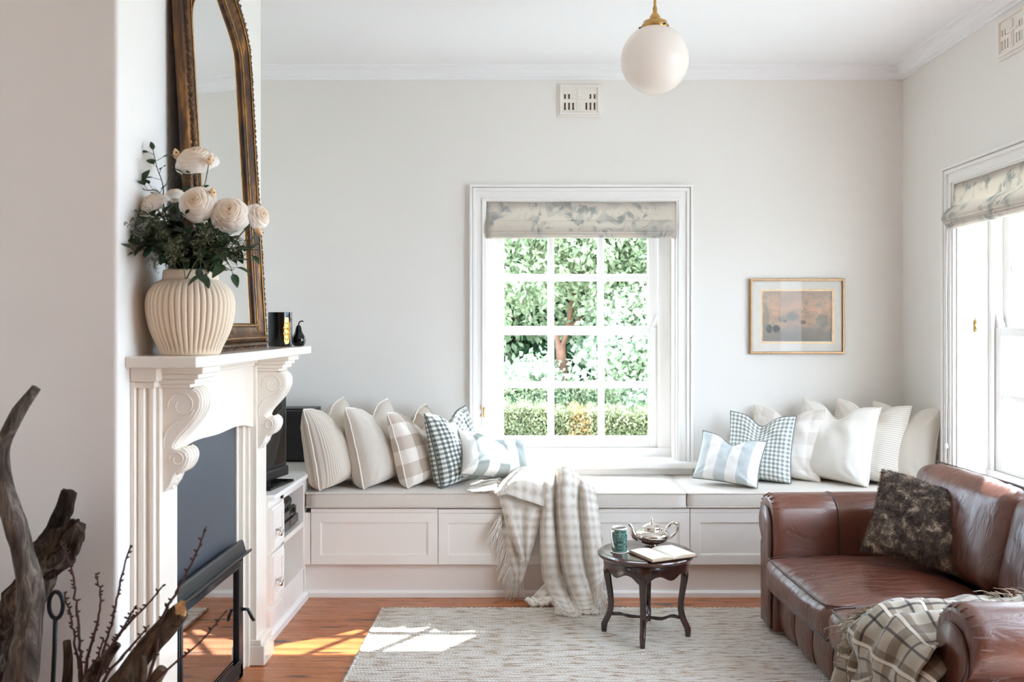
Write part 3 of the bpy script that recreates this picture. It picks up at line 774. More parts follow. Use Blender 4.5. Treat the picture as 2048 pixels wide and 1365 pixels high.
obj('skirting_strip', G().prism([(BF+.035, 0), (BF+.012, 0), (BF+.014, .024), (BF+.024, .034), (BF+.035, .034)], XC, XR-.002, 'x'), M_white, ws, bevel=.001)
def bcush(x0, x1, label, seed):
    t = thing('bench_cushion', label, 'cushion', ((x0+x1)/2, BF+.28, .475))
    y0, y1 = BF-.01, YB-.012; h = .084
    g = G(); rbox(g, x1-x0, y1-y0, h, .016, 26, ((x0+x1)/2, (y0+y1)/2, .476+h/2), (.004, .003, .012), .0022, seed, 7)
    obj('cushion_body', g, M_cushionseat, t, smooth=True, weld=True)
    for zz in (.476+h-.006, .476+.007):
        r = .012; pl = []
        for cx, cy, a0 in ((x1-r, y0+r, -90), (x1-r, y1-r, 0), (x0+r, y1-r, 90), (x0+r, y0+r, 180)):
            for k in range(4):
                a = R(a0+k*30); pl.append((cx+r*math.cos(a), cy+r*math.sin(a), zz))
        full = []
        for k in range(len(pl)):
            p, q = Vector(pl[k]), Vector(pl[(k+1) % len(pl)]); m_ = max(1, int((q-p).length/.05))
            for j in range(m_):
                w_ = p.lerp(q, j/m_); w_.z += .0018*noise.noise(w_*9); full.append(w_)
        obj('piping', G().tube(full, .004, 6, closed=True), M_linen, t, smooth=True)
bcush(-1.2, .805, 'long oatmeal linen bench cushion under the window, the throw lying across it', 1)
bcush(.811, 2.172, 'shorter bench cushion at the right end of the window seat, behind the sofa', 2)

# ---------------------------------------------------------------- rug
g = G(); rx0, rx1, ry0, ry1 = -.76, 1.9, 1.6, 4.68
nx_, ny_ = 120, 140
rows = []
for i in range(nx_+1):
    x = rx0+(rx1-rx0)*i/nx_
    rows.append([(x+(.004*noise.noise(Vector((0, j*.7, 3))) if i == 0 else 0), ry0+(ry1-ry0)*j/ny_+(.003*noise.noise(Vector((i*.8, 0, 5))) if j == ny_ else 0), .012+.0012*noise.noise(Vector((x*3, j*.2, 0)))) for j in range(ny_+1)])
rows.insert(0, [(p[0]+.001, p[1], .001) for p in rows[0]]); rows.append([(p[0], p[1], .001) for p in rows[-1]])
g.grid(rows)
rug = thing('rug', 'cream woven jute rug on the timber floor under the little round table', 'rug', (.5, 3.2, 0))
obj('rug_weave', g, M_rug, rug)
g = G()
pp = [(rx0-.002, ry0+i*(ry1-ry0)/300, .009+.0015*math.sin(i*1.9)) for i in range(301)]
g.tube(pp, [.008+.0018*math.sin(i*2.2) for i in range(301)], 7)
pp = [(rx0+i*(rx1-rx0)/300, ry1, .008+.0015*math.sin(i*1.9)) for i in range(301)]
g.tube(pp, [.006+.0018*math.sin(i*2.4) for i in range(301)], 7)
obj('edge_braid', g, M_rug, rug, smooth=True)

# ---------------------------------------------------------------- framed picture
pf = thing('framed_picture', 'small framed landscape print in a thin gilt frame beside the window', 'picture', P(1592, 633, YB))
x0, z1, x1, z0 = X_(1498, YB), Z_(558, YB), X_(1687, YB), Z_(708, YB)
g = G().frame(x0, x1, z0, z1, .014, YB-.026, YB-.001).frame(x0+.004, x1-.004, z0+.004, z1-.004, .009, YB-.03, YB-.02)
obj('frame', g, M_pframe, pf, bevel=.002)
ax0, az1, ax1, az0 = X_(1523, YB), Z_(581, YB), X_(1665, YB), Z_(686, YB)
obj('mount', G().frame(x0+.012, x1-.012, z0+.012, z1-.012, ax0-x0-.012, YB-.014, YB-.008), M_mat, pf)
obj('mount_bevel', G().frame(ax0-.003, ax1+.003, az0-.003, az1+.003, .005, YB-.0155, YB-.007), M_gilt_l, pf)
g = G(); g.add([(ax0-.02, YB-.009, az0-.02), (ax1+.02, YB-.009, az0-.02), (ax1+.02, YB-.009, az1+.02), (ax0-.02, YB-.009, az1+.02)], [(0, 1, 2, 3)]); g.uv = [(-.05, -.06), (1.05, -.06), (1.05, 1.06), (-.05, 1.06)]
obj('print', g, M_art, pf)
g = G(); g.add([(x0+.012, YB-.018, z0+.012), (x1-.012, YB-.018, z0+.012), (x1-.012, YB-.018, z1-.012), (x0+.012, YB-.018, z1-.012)], [(0, 1, 2, 3)])
obj('picture_glass', g, M_glass, pf)

# ---------------------------------------------------------------- pendant
px_, py_, pz_ = .482, 3.67, 2.497
pd = thing('pendant_light', 'round opal glass globe pendant lamp hanging on a brass rod', 'lamp', (px_, py_, ZC))
r = .135
prof = [(r*math.sin(a), -r*math.cos(a)) for a in np.linspace(.001, math.pi*.86, 40)]
obj('glass_globe', G().lathe(prof, (px_, py_, pz_), 64), M_globe, pd, smooth=True)
zt_ = pz_+r*.9
prof = [(.053, -.006), (.056, 0), (.056, .012), (.05, .018), (.046, .03), (.03, .036), (.022, .04), (.02, .052), (.012, .062), (.008, .07), (.0075, .09)]
obj('gallery', G().lathe([(a, b) for a, b in prof], (px_, py_, zt_), 40), M_brass, pd, smooth=True, sharp=40)
obj('rod', G().tube([(px_, py_, zt_+.07), (px_, py_, ZC-.02)], .0055, 12).lathe([(.009, .075), (.009, .085)], (px_, py_, zt_), 16), M_brass, pd, smooth=True, sharp=40)
obj('ceiling_rose', G().lathe([(.05, -.008), (.045, -.02), (.02, -.03), (.01, -.034)], (px_, py_, ZC+.008), 32), M_brass, pd, smooth=True)
for a in (R(-60), R(60), R(180)): g = G().tube([(px_+.05*math.cos(a), py_+.05*math.sin(a), zt_+.006), (px_+.064*math.cos(a), py_+.064*math.sin(a), zt_+.006)], .004, 8); obj('set_screw', g, M_iron, pd)
# ================================================================ things on the mantelpiece
rng = random.Random(7)
mi = thing('mirror', 'tall arched gilt framed mirror leaning on the chimney wall above the mantelpiece', 'mirror', (-1.16, 3.475, ZS+.002))
MYC = 3.51
def mm(y, h, d): return (-1.16-.057*h+d, MYC+y, ZS+.002+h)
half = [((.0, 0), (.0, .1)), ((.2, 0), (.16, .1)), ((.37, 0), (.275, .1))]
for h in (.2, .4, .6, .8, 1.0): half.append(((.37, h), (.275, .1+(h)*.86)))
half += [((.37, 1.16), (.275, 1.12)), ((.362, 1.25), (.262, 1.2)), ((.325, 1.33), (.21, 1.262)), ((.25, 1.40), (.14, 1.315)), ((.13, 1.47), (.06, 1.375)), ((0, 1.53), (0, 1.41))]
def dens(lst):
    out = []
    st = lst[:3]; out += [tuple(map(np.array, st[0])), tuple(map(np.array, st[1])), tuple(map(np.array, st[2]))]
    o = catmull([p[0] for p in lst[2:]], 60); i = catmull([p[1] for p in lst[2:]], 60)
    out += list(zip(o, i))[1:]; return out
hr = dens(half); loop = hr+[(np.array((-o[0], o[1])), np.array((-i[0], i[1]))) for o, i in hr[::-1][1:-1]]
prof = [(0., .004), (0., .026), (.07, .032), (.12, .028), (.18, .024), (.3, .026), (.45, .034), (.55, .046), (.62, .048), (.68, .044), (.74, .038), (.9, .04), (1., .03), (1., .0)]
rows = []
for o, i in loop: rows.append([mm(*(i+(o-i)*w), d) for w, d in prof])
g = G().grid(rows, cu=True, cv=True)
obj('frame', g, M_gilt, mi, smooth=True, sharp=40)
pl = [i for o, i in loop]
g = G().grid([[mm(-i[0]*q, i[1], .02) for q in (-1, -.5, 0, .5, 1)] for o, i in hr[2:-1]])
obj('mirror_glass', g, M_mirror, mi)
g = G().add  # backing board
gb = G(); v1 = [mm(*(i+(o-i)*.8), .001) for o, i in loop]; v2 = [mm(*(i+(o-i)*.8), .012) for o, i in loop]; n_ = len(v1)
gb.add(v1+v2, [tuple(range(n_)), tuple(range(n_, 2*n_))[::-1]]+[(k, (k+1) % n_, (k+1) % n_+n_, k+n_) for k in range(n_)])
obj('backing_board', gb, M_black, mi)
def beads(w, d, r, step):
    P_ = [Vector(mm(*(i+(o-i)*w), d)) for o, i in loop]; P_.append(P_[0]); g = G(); pts = []; rs = []
    acc = 0
    for a, b in zip(P_[:-1], P_[1:]):
        L = (b-a).length; m_ = max(1, int(L/(step/3)))
        for k in range(m_): pts.append(a.lerp(b, k/m_)); rs.append(r*(.45+.55*abs(math.sin((acc+L*k/m_)/step*math.pi))))
        acc += L
    return g.tube(pts, rs, 6, closed=True)
obj('bead_moulding', beads(.08, .034, .0036, .008), M_gilt_l, mi, smooth=True)
obj('gilt_band', beads(.58, .05, .0065, 90.), M_gilt_l, mi, smooth=True)
g = beads(.84, .042, .012, .022)
lp = [Vector(mm(*(i+(o-i)*.97), .034)) for o, i in loop]; lp.append(lp[0]); acc = 0
for a, b in zip(lp[:-1], lp[1:]):
    L = (b-a).length; t = (b-a).normalized() if L > 0 else Vector((0, 0, 1)); out = t.cross(Vector((1, 0, 0)))
    k = -acc % .026
    while k < L:
        if a.lerp(b, k/L).y < MYC-.28 and a.z > ZS+.1: break
        c = a.lerp(b, k/L); s_ = .014+.004*math.sin((acc+k)*60)
        g.tube([c-t*.012-out*.004, c+out*.004*1+t*.0, c+t*.014-out*.002], [s_*.4, s_, s_*.35], 6)
        g.tube([c-out*.026-t*.008, c-out*.016, c-out*.012+t*.012], [.003, .006, .002], 5)
        k += .026
    acc += L
obj('carved_border', g, M_giltdark, mi, smooth=True)

# vase
vc = (-1.108, 2.99, ZS)
vs = thing('vase', 'large round cream ribbed ceramic vase of roses at the near end of the mantelpiece', 'vase', vc)
prof = [(.086, 0), (.092, .006), (.101, .028), (.114, .055), (.126, .085), (.134, .12), (.138, .155), (.135, .185), (.126, .208), (.109, .228), (.093, .239), (.0865, .244), (.0845, .266), (.082, .272), (.076, .272), (.075, .262), (.075, .24), (.09, .2)]
prof = [tuple(p) for p in catmull(prof, 70)]
g = G().lathe(prof[:-1]+[(.07, .12)], vc, 44*8, flute=44, amp=.0075, fz=lambda z: max(0., min(1., min((z-.004)/.02, (.242-z)/.03))))
obj('ribbed_body', g, M_pot, vs, smooth=True)

# flowers
def petal(g, c, A, r, a, b, z, phi, w, tone, tilt, sd):
    """one petal: a wall rising to radius a at height z, then a lip of width b that rolls outward; A = frame (x, y, axis)"""
    rows = []; uv = []
    for i in range(9):
        t = i/8; row = []
        for j in range(9):
            s = -1+2*j/8
            if t < .5:
                q = t/.5; rho = a*(.45+.55*q); zz = z-.55*(1-q)**1.3
            else:
                q = (t-.5)/.5; bb = b*(1-.30*abs(s)**3+.10*math.sin(s*4+sd)); rho = a+bb*math.sin(q*1.35); zz = z+.05*math.sin(q*math.pi)-tilt*b*q*q
            an = phi+s*w*(.72+.28*math.sin(t*math.pi*.8)); rho += .035*s; zz += .02*math.sin(s*5+sd)*t-.05*abs(s)**2
            p = Vector((r*rho*math.cos(an), r*rho*math.sin(an), r*zz))
            row.append(tuple(Vector(c)+A @ p)); uv.append((min(1, t*.35+tone*.7), s))
        rows.append(row)
    g.grid(rows); g.uv = (g.uv or [])+uv
def frame_of(d):
    d = Vector(d).normalized(); q = d.to_track_quat('Z', 'Y'); return q.to_matrix()
def rose(label, c, d, r, stem_to, seed, openn=1., group=None):
    rr = random.Random(seed); t = thing('rose', label, 'flower', c, group=group); A = frame_of(d)
    g = G(); ph = rr.random()*6
    base = Vector(c)-A @ Vector((0, 0, r*.45))
    lay = [(2, .05, .08, .80, .5), (3, .12, .12, .82, .5), (3, .22, .14, .82, .6), (4, .33, .15, .79, .7), (4, .45, .17, .73, .8), (5, .57, .19, .65, .9), (5, .69, .22, .54, .9), (6, .80, .24, .42, 1.), (6, .90, .24, .28, 1.3)]
    for k, (n, a_, b_, z_, tl) in enumerate(lay):
        for i in range(n):
            ph += 2*math.pi/n
            petal(g, base, A, r, a_*(1 if k < 5 else openn**.5), b_*rr.uniform(.85, 1.15), z_+rr.uniform(-.03, .03), ph+rr.uniform(-.15, .15), math.pi/n*1.28, k/8, tl, rr.random()*6)
        ph += .9
    obj('bloom', g, M_petal, t, smooth=True)
    g = G()
    for i in range(5):
        a = i*2*math.pi/5; e = base+A @ Vector((r*.55*math.cos(a), r*.55*math.sin(a), -r*.08))
        leaf(g, base-A @ Vector((0, 0, r*.05)), e-base, A @ Vector((0, 0, -1)), r*.6, r*.16)
    g.sphere(base-A @ Vector((0, 0, r*.02)), r*.15, 6)
    obj('sepals', g, M_leaf, t, smooth=True)
    b = Vector(c)-A @ Vector((0, 0, r*.5)); s_ = Vector(stem_to); m = b.lerp(s_, .5)+A @ Vector((0, 0, -r*.6))
    obj('stem', G().tube(catmull([b, m, s_], 10), .0022, 6), M_stem, t, smooth=True)
    return t
def leaf(g, base, d, up, L, W, fold=.25, droop=.25):
    d = Vector(d).normalized(); s = d.cross(Vector(up))
    if s.length < 1e-4: s = d.orthogonal()
    s.normalize(); u = s.cross(d).normalized(); rows = []
    for i in range(6):
        t = i/5; w = W*math.sin(math.pi*min(1, t**.8*.96+.02))**.8*.5
        c = Vector(base)+d*L*t-u*droop*L*t*t
        rows.append([tuple(c-s*w+u*fold*w), tuple(c-s*w*.5+u*fold*w*.3), tuple(c), tuple(c+s*w*.5+u*fold*w*.3), tuple(c+s*w+u*fold*w)])
    g.grid(rows)
def sprig(label, pts, nl, L, seed, group=None, tri=True, spread=1., name='leafy_stem'):
    rr = random.Random(seed); t = thing(name, label, 'foliage', pts[0], group=group)
    path = catmull(pts, 24); P_ = [Vector(p) for p in path]
    st = G().tube(path, [.0024-.0014*i/23 for i in range(24)], 6); g = G()
    for k in range(nl):
        f = .25+.75*(k+.5)/nl; i = min(22, int(f*23)); b = P_[i]; tn = (P_[i+1]-P_[i]).normalized()
        sd = Vector((rr.uniform(-1, 1), rr.uniform(-1, .6), rr.uniform(-.7, .7))); sd = (sd-tn*sd.dot(tn)).normalized()
        d = (sd+tn*rr.uniform(.2, .9)).normalized()
        m = b+d*rr.uniform(.012, .03)*spread; st.tube([b, m], .0009, 4)
        up = Vector((rr.uniform(-.5, .5), rr.uniform(-.9, .2), 1))
        LL = L*rr.uniform(.75, 1.15); leaf(g, m, d, up, LL, LL*.62, .25, rr.uniform(.0, .5))
        if tri:
            s2 = d.cross(up).normalized()
            for sg in (-1, 1): leaf(g, b.lerp(m, .6), d*.35+s2*sg, up, LL*.8, LL*.48, .25, rr.uniform(0, .4))
    tn = (P_[-1]-P_[-3]).normalized(); leaf(g, P_[-1], tn, (0, -.4, 1), L*.8, L*.45)
    obj('leaves', g, M_leaf, t, smooth=True); obj('stem', st, M_stem, t, smooth=True); return t
neck = (vc[0], vc[1], ZS+.2)
def nk(k): return (vc[0]+.045*math.cos(k*2.4), vc[1]+.045*math.sin(k*2.4), ZS+.2)
def st_(px, py, Y): return P(px, py, Y)
rose('open cream rose standing tallest above the bouquet in front of the mirror', P(390, 313, 2.98), (-.05, -.55, .85), .062, P(400, 450, 2.98), 1, .95)
rose('large cream rose facing forward at the centre of the bouquet', P(391, 404, 2.88), (.0, -.95, .25), .056, P(395, 500, 2.93), 2, .85)
rose('wide cream rose just right of the central one, over the mirror glass', P(459, 424, 2.9), (.15, -.9, .3), .056, P(420, 510, 2.95), 3, .9)
rose('half-turned cream rose at the right edge of the bouquet, past the mirror frame', P(521, 430, 2.95), (.75, -.4, .3), .043, P(450, 520, 2.96), 4, .75)
rose('pale rose seen from the side at the left of the bouquet', P(304, 402, 2.94), (-.45, -.35, .8), .047, P(360, 500, 2.95), 5, .9)
rose('small half hidden pale rose behind the left and centre blooms', P(350, 388, 3.06), (-.1, -.1, .9), .038, P(370, 500, 3.0), 6, .8)
def bud(label, c, d, L, to):
    t = thing('rosebud', label, 'flower', c); A = frame_of(d)
    g = G(); M_ = A.to_4x4(); rows = []
    prof = [(.001, -.5), (.22, -.42), (.34, -.2), (.32, .05), (.2, .3), (.06, .5)]
    for r, z in catmull(prof, 12): rows.append([tuple(Vector(c)+A @ Vector((L*max(r, .001)*math.cos(a), L*max(r, .001)*math.sin(a), L*z))) for a in [2*math.pi*k/12 for k in range(12)]])
    g.grid(rows, cv=True, cap=True); obj('bud_petals', g, M_bud, t, smooth=True)
    g = G(); b = Vector(c)-A @ Vector((0, 0, L*.5))
    for k in range(5):
        a = k*1.2566; e = A @ Vector((math.cos(a)*.5, math.sin(a)*.5, 1)); leaf(g, b, e, A @ Vector((math.cos(a), math.sin(a), 0)), L*.8, L*.28, .1, -.1)
    obj('sepals', g, M_leaf, t, smooth=True)
    obj('stem', G().tube(catmull([b, b.lerp(Vector(to), .4)+Vector((0, 0, -.02)), to], 8), .0017, 6), M_stem, t, smooth=True)
bud('peach rosebud left of the tallest rose', P(353, 308, 2.99), (-.25, -.1, 1), .036, P(375, 380, 2.98))
bud('peach rosebud tucked under the right side of the tallest rose', P(420, 320, 2.94), (.35, -.2, .9), .034, P(400, 390, 2.96))
bud('pale closed bud between the two large front roses', P(425, 386, 2.9), (.1, -.2, 1), .034, P(420, 470, 2.94))
bud('greenish bud at the lower right beneath the edge rose', P(518, 464, 2.9), (.5, -.4, -.5), .034, P(480, 500, 2.94))
spr = [
 ('leafy stem climbing highest at the upper left of the bouquet', [nk(0), P(335, 440, 2.95), P(326, 372, 2.95), P(314, 335, 2.95), P(306, 300, 2.95)], 8, .036, False),
 ('leafy stem reaching out to the left under the upper sprig', [nk(1), P(330, 440, 2.97), P(318, 385, 2.97), P(290, 380, 2.96), P(264, 362, 2.95)], 7, .036, False),
 ('leafy stem pointing to the left with dark narrow leaves beside the pale side-turned rose', [nk(2), P(320, 470, 2.92), P(275, 430, 2.92), P(262, 412, 2.9)], 6, .03, True),
 ('leafy stem drooping low at the left over the vase shoulder', [nk(3), P(345, 515, 2.9), P(310, 495, 2.88), P(268, 506, 2.86)], 7, .056, False),
 ('leafy stem drooping at the right with one bright leaf beside the vase neck', [nk(4), P(420, 500, 2.88), P(452, 520, 2.86), P(466, 548, 2.84)], 8, .056, False),
 ('leafy stem reaching right across the mirror frame', [nk(5), P(440, 500, 2.92), P(475, 490, 2.9), P(505, 512, 2.88)], 8, .044, True),
 ('leafy stem behind the tallest rose spreading flat leaves', [nk(6), P(385, 450, 3.0), P(388, 380, 2.98), P(380, 352, 2.95)], 7, .034, True),
 ('leafy stem hanging over the front of the vase neck', [nk(7), P(395, 520, 2.84), P(412, 535, 2.82), P(414, 552, 2.82)], 6, .05, False)]
for i, (lb, pts, nl, L, tri) in enumerate(spr): sprig(lb, pts, nl, L, 20+i, None, tri)
for i in range(26):
    ex = rng.uniform(285, 500); ey = rng.uniform(425, 545); Yd = rng.uniform(2.86, 3.08)
    if abs(ex-390) > 75 and ey > 510: ey -= 35
    sprig('dark green leafy rose stem massed in the middle of the bouquet', [nk(i), P(390+(ex-390)*.35, 520, 2.97), P(ex*.6+390*.4, (ey+500)/2, (Yd+2.97)/2), P(ex, ey, Yd)], 11, .046, 50+i, 'leafy stems massed in the vase', True, .8)
def filler(label, pts, seed, n=70, spread=.05):
    rr = random.Random(seed); t = thing('filler_sprig', label, 'foliage', pts[0]); path = [Vector(p) for p in catmull(pts, 16)]
    g = G().tube(path, .0013, 5); b = G()
    for k in range(n):
        i = 5+int(rr.random()*10); c = path[i]; d = Vector((rr.gauss(0, 1), rr.gauss(0, .8), rr.gauss(.2, .8))).normalized()
        e = c+d*spread*rr.uniform(.3, 1); g.tube([c, c.lerp(e, .5)+Vector((0, 0, .004)), e], .0006, 3)
        for q in range(4):
            o = e+Vector((rr.gauss(0, 1), rr.gauss(0, 1), rr.gauss(0, 1)))*.005; dd = Vector((rr.gauss(0, 1), rr.gauss(0, 1), rr.gauss(0, 1)))
            leaf(b, o, dd, (0, 0, 1), .0065, .004)
    obj('tiny_flowers', b, M_filler, t)['kind'] = 'stuff'; obj('stem', g, M_stem, t)
filler('wispy grey-green filler sprig feathering out to the far left of the bouquet', [nk(0), P(320, 490, 2.9), P(280, 470, 2.88), P(245, 458, 2.86)], 1)
filler('wispy filler sprig just below the pale side-turned rose', [nk(1), P(330, 480, 2.88), P(310, 450, 2.86), P(300, 435, 2.85)], 2, 80)
filler('wispy filler sprig low in front above the vase neck', [nk(2), P(365, 520, 2.84), P(352, 495, 2.82), P(345, 480, 2.82)], 3, 60)
filler('wispy filler sprig beneath the two big front roses', [nk(3), P(400, 500, 2.86), P(415, 475, 2.84), P(430, 462, 2.84)], 4, 70)
filler('wispy filler sprig to the right across the mirror glass', [nk(4), P(440, 510, 2.88), P(475, 505, 2.86), P(492, 478, 2.86)], 5, 60)
filler('thin wispy filler sprig hanging left of the vase neck', [nk(5), P(335, 520, 2.88), P(315, 522, 2.86), P(300, 518, 2.86)], 6, 36, .03)

# candle + pear snuffer
cc = (-1.115, 4.07, ZS)
cd = thing('scented_candle', 'black glass candle with a gold crest label at the far end of the mantelpiece', 'candle', cc)
r, h = .052, .15
obj('glass_jar', G().lathe([(r*.9, 0), (r*.96, .002), (r, .008), (r, h), (r-.003, h+.001), (r-.005, h), (r-.005, .012)], cc, 48), M_blackg, cd, smooth=True, sharp=50)
obj('wax', G().lathe([(r-.006, .013), (r-.006, h-.016)], cc, 40), M_wax, cd)
g = G(); rows = []
for i in range(14):
    t = i/13; hw = .16+.14*math.sin(t*math.pi)**.7*(1 if t < .75 else .8); z = .012+t*.115
    rows.append([(cc[0]+(r+.0012)*math.cos(a), cc[1]+(r+.0012)*math.sin(a), cc[2]+z) for a in np.linspace(R(-42)-hw, R(-42)+hw, 12)])
g.grid(rows); obj('crest_label', g, M_goldlabel, cd, smooth=True)
g = G()
for k in range(3):
    for s_ in (-1, 1):
        a0 = R(-42); pts = [(cc[0]+(r+.003)*math.cos(a0+s_*b_), cc[1]+(r+.003)*math.sin(a0+s_*b_), cc[2]+z_) for b_, z_ in ((.05, .03+.025*k), (.25, .04+.025*k), (.2, .055+.025*k), (.05, .05+.025*k))]
        g.tube(catmull(pts, 10), .002, 5)
obj('crest_relief', g, M_goldlabel, cd, smooth=True)
pc = (-1.055, 4.155, ZS)
pe = thing('pear_ornament', 'small glossy black pear ornament with a curled stem beside the candle', 'ornament', pc)
obj('pear_body', G().lathe([tuple(p) for p in catmull([(.012, 0), (.024, .003), (.031, .02), (.029, .04), (.018, .06), (.013, .08), (.008, .092), (.001, .096)], 28)], pc, 28), M_blackg, pe, smooth=True)
obj('stem', G().tube(catmull([(pc[0], pc[1], pc[2]+.09), (pc[0]+.002, pc[1], pc[2]+.105), (pc[0]+.012, pc[1], pc[2]+.112), (pc[0]+.022, pc[1], pc[2]+.11)], 12), [.003]*11+[.0015], 8), M_blackg, pe, smooth=True)

# ================================================================ firewood and driftwood by the chimney
def wood(name, label, pts, rs, mat, seed, n=18, steps=40, cut=None, jit=.28, flat=1.):
    t = thing(name, label, 'firewood' if name != 'driftwood' else 'driftwood', pts[-1])
    path = catmull(pts, steps); rr = [float(x[0]) for x in catmull([(r_,) for r_ in rs], steps)]
    g = G().tube(path, rr, n, jit=jit, seed=seed, flat=flat)
    obj('trunk', g, mat, t, smooth=True)
    if cut:
        a = Vector(path[0]); d = (a-Vector(path[2])).normalized(); rr_ = random.Random(seed); g = G()
        A = frame_of(d); rows = []
        for k, f in ((0, 1.0), (1, .98), (2, .6), (3, .01)):
            rows.append([tuple(a+A @ Vector((rr[0]*.93*f*math.cos(q), rr[0]*.93*f*math.sin(q), (-.006 if k == 0 else .004+.014*rr_.random()+.02*math.cos(q*1+seed)*f)))) for q in [2*math.pi*j/14 for j in range(14)]])
        g.grid(rows, cv=True); obj('broken_end', g, M_cutwood, t, smooth=False, label='pale splintered broken end')
    return t
YW = 2.5
def PW(px, py, Y=YW): return P(px, py, Y)
def PF(px, Y): return (X_(px, Y), Y, .01)
wood('driftwood', 'tall curved grey driftwood branch leaning at the far left', [PW(72, 776), PW(32, 835), PW(4, 900), PW(12, 980), PW(38, 1080), PW(60, 1180), PW(52, 1300, 2.48), PW(30, 1450, 2.46), PW(20, 1715, 2.44)], [.012, .017, .018, .023, .028, .033, .037, .042, .045], M_drift, 1)
wood('driftwood', 'thick split dark log with a jagged forked top behind the curved branch', [PW(158, 1046, 2.62), PW(128, 1084, 2.62), PW(86, 1140, 2.62), PW(20, 1240, 2.62), PW(-50, 1400, 2.6), PW(-130, 1640, 2.58)], [.018, .038, .043, .046, .05, .055], M_bark, 2, jit=.9, steps=60, n=28)
wood('driftwood', 'rough broken stub of bark rising above the split log', [PW(137, 982, 2.66), PW(122, 1030, 2.66), PW(98, 1085, 2.66), PW(75, 1140, 2.66), PW(0, 1400, 2.68), PW(-30, 1610, 2.69)], [.017, .024, .026, .036, .04, .04], M_bark, 3, jit=.7, steps=60, n=24)
wood('firewood_log', 'bark covered log with a pale snapped end leaning against the heater', [PW(362, 1222, 2.42), PW(330, 1255, 2.42), PW(285, 1310, 2.42), PW(235, 1375, 2.4), PW(150, 1500, 2.36), PW(60, 1740, 2.36)], [.022, .026, .027, .029, .032, .034], M_bark2, 4, cut=True, jit=.3)
wood('firewood_log', 'short cut stick standing low to the right of the bark log', [PW(326, 1338, 2.36), PW(306, 1375, 2.36), PW(270, 1500, 2.34), PW(220, 1770, 2.34)], [.014, .016, .018, .018], M_bark2, 5, jit=.15)
wood('firewood_log', 'pale branch fork rising in front of the bark log', [PW(284, 1312, 2.34), PW(282, 1350, 2.34), PW(270, 1480, 2.32), PW(240, 1780, 2.3)], [.008, .013, .017, .02], M_bark2, 6, jit=.3)
wood('firewood_log', 'thin dark upright stick beside the poker', [PW(134, 1282, 2.44), PW(136, 1330, 2.44), PW(128, 1450, 2.44), PW(120, 1715, 2.44)], [.009, .011, .012, .014], M_bark, 7, jit=.25)
wood('firewood_log', 'gnarled dark stick leaning among the twigs', [PW(236, 1290, 2.44), PW(205, 1330, 2.44), PW(170, 1400, 2.42), PW(120, 1730, 2.42)], [.01, .016, .02, .02], M_bark, 8, jit=.4)
def twig(label, pts, seed, r=.0045):
    t = thing('budded_twig', label, 'twig', pts[-1]); path = catmull(pts, 40); rr = random.Random(seed)
    path = [np.array(p)+np.array([rr.gauss(0, .0012)]*3) for p in path]
    g = G().tube(path, [r*(.45+.75*i/39) for i in range(40)], 6, jit=.2, seed=seed); b = G()
    for i in range(1, 34):
        if rr.random() < .25: continue
        c = Vector(path[i]); d = Vector((rr.choice((-1, 1))*rr.uniform(.6, 1), rr.uniform(-.5, .5), rr.uniform(.2, .8))).normalized()
        b.tube([c, c+d*.006, c+d*.011], [.0026, .003, .0008], 5)
    g.add(b.v, b.f); obj('shoot', g, M_twig, t, smooth=True)
tw = [('twig reaching highest at the right, up against the dark panel', [(412, 1055), (392, 1110), (350, 1190), (325, 1240), (290, 1400), (200, 1790)], 2.4),
 ('straight twig beside the white chimney edge', [(260, 1092), (240, 1170), (225, 1240), (205, 1310), (180, 1450), (150, 1740)], 2.46),
 ('slender twig curving up in front of the forked log', [(120, 1085), (145, 1140), (152, 1200), (160, 1290), (162, 1400), (150, 1740)], 2.44),
 ('hooked tip twig standing left of the chimney edge', [(190, 1148), (200, 1190), (195, 1250), (175, 1320), (160, 1440), (140, 1740)], 2.42),
 ('long twig slanting right toward the mantel leg', [(328, 1170), (290, 1215), (255, 1250), (215, 1310), (180, 1440), (150, 1750)], 2.4),
 ('short twig parallel to the long slanting one', [(272, 1213), (250, 1250), (228, 1290), (200, 1350), (170, 1500), (140, 1750)], 2.43),
 ('twig fanning right just above the bark log', [(298, 1252), (270, 1285), (240, 1320), (205, 1370), (160, 1540), (130, 1770)], 2.38),
 ('fine twig starting beside the poker ring', [(128, 1185), (140, 1230), (150, 1280), (160, 1360), (160, 1500), (150, 1740)], 2.45),
 ('lower twig crossing in front of the heater glass', [(450, 1225), (400, 1285), (330, 1345), (250, 1430), (180, 1600), (150, 1800)], 2.3),
 ('small twig low between the straight and hooked ones', [(206, 1275), (198, 1310), (180, 1350), (160, 1450), (140, 1740)], 2.41)]
for i, (lb, pts, Yt) in enumerate(tw):
    pp = [PW(a, b, Yt) for a, b in pts]; e = pp[-1]; pp[-1] = (e[0], e[1], max(.004, e[2])); pp[-1] = (pp[-1][0], pp[-1][1], .006)
    twig(lb, pp, i)
t = thing('fire_poker', 'black iron fire poker with a round ring handle standing by the chimney', 'poker', PF(103, 2.5))
rc = Vector(PW(112, 1211)); g = G()
ring = [rc+Vector((.019*math.cos(a), 0, .036*math.sin(a))) for a in np.linspace(0, 2*math.pi, 28)[:-1]]
obj('ring_handle', G().tube(ring, .0058, 8, closed=True), M_iron, t, smooth=True)
obj('shaft', G().tube([PW(111, 1236), PW(109, 1300), PW(106, 1365), PF(96, 2.5)], .0062, 8), M_iron, t, smooth=True)
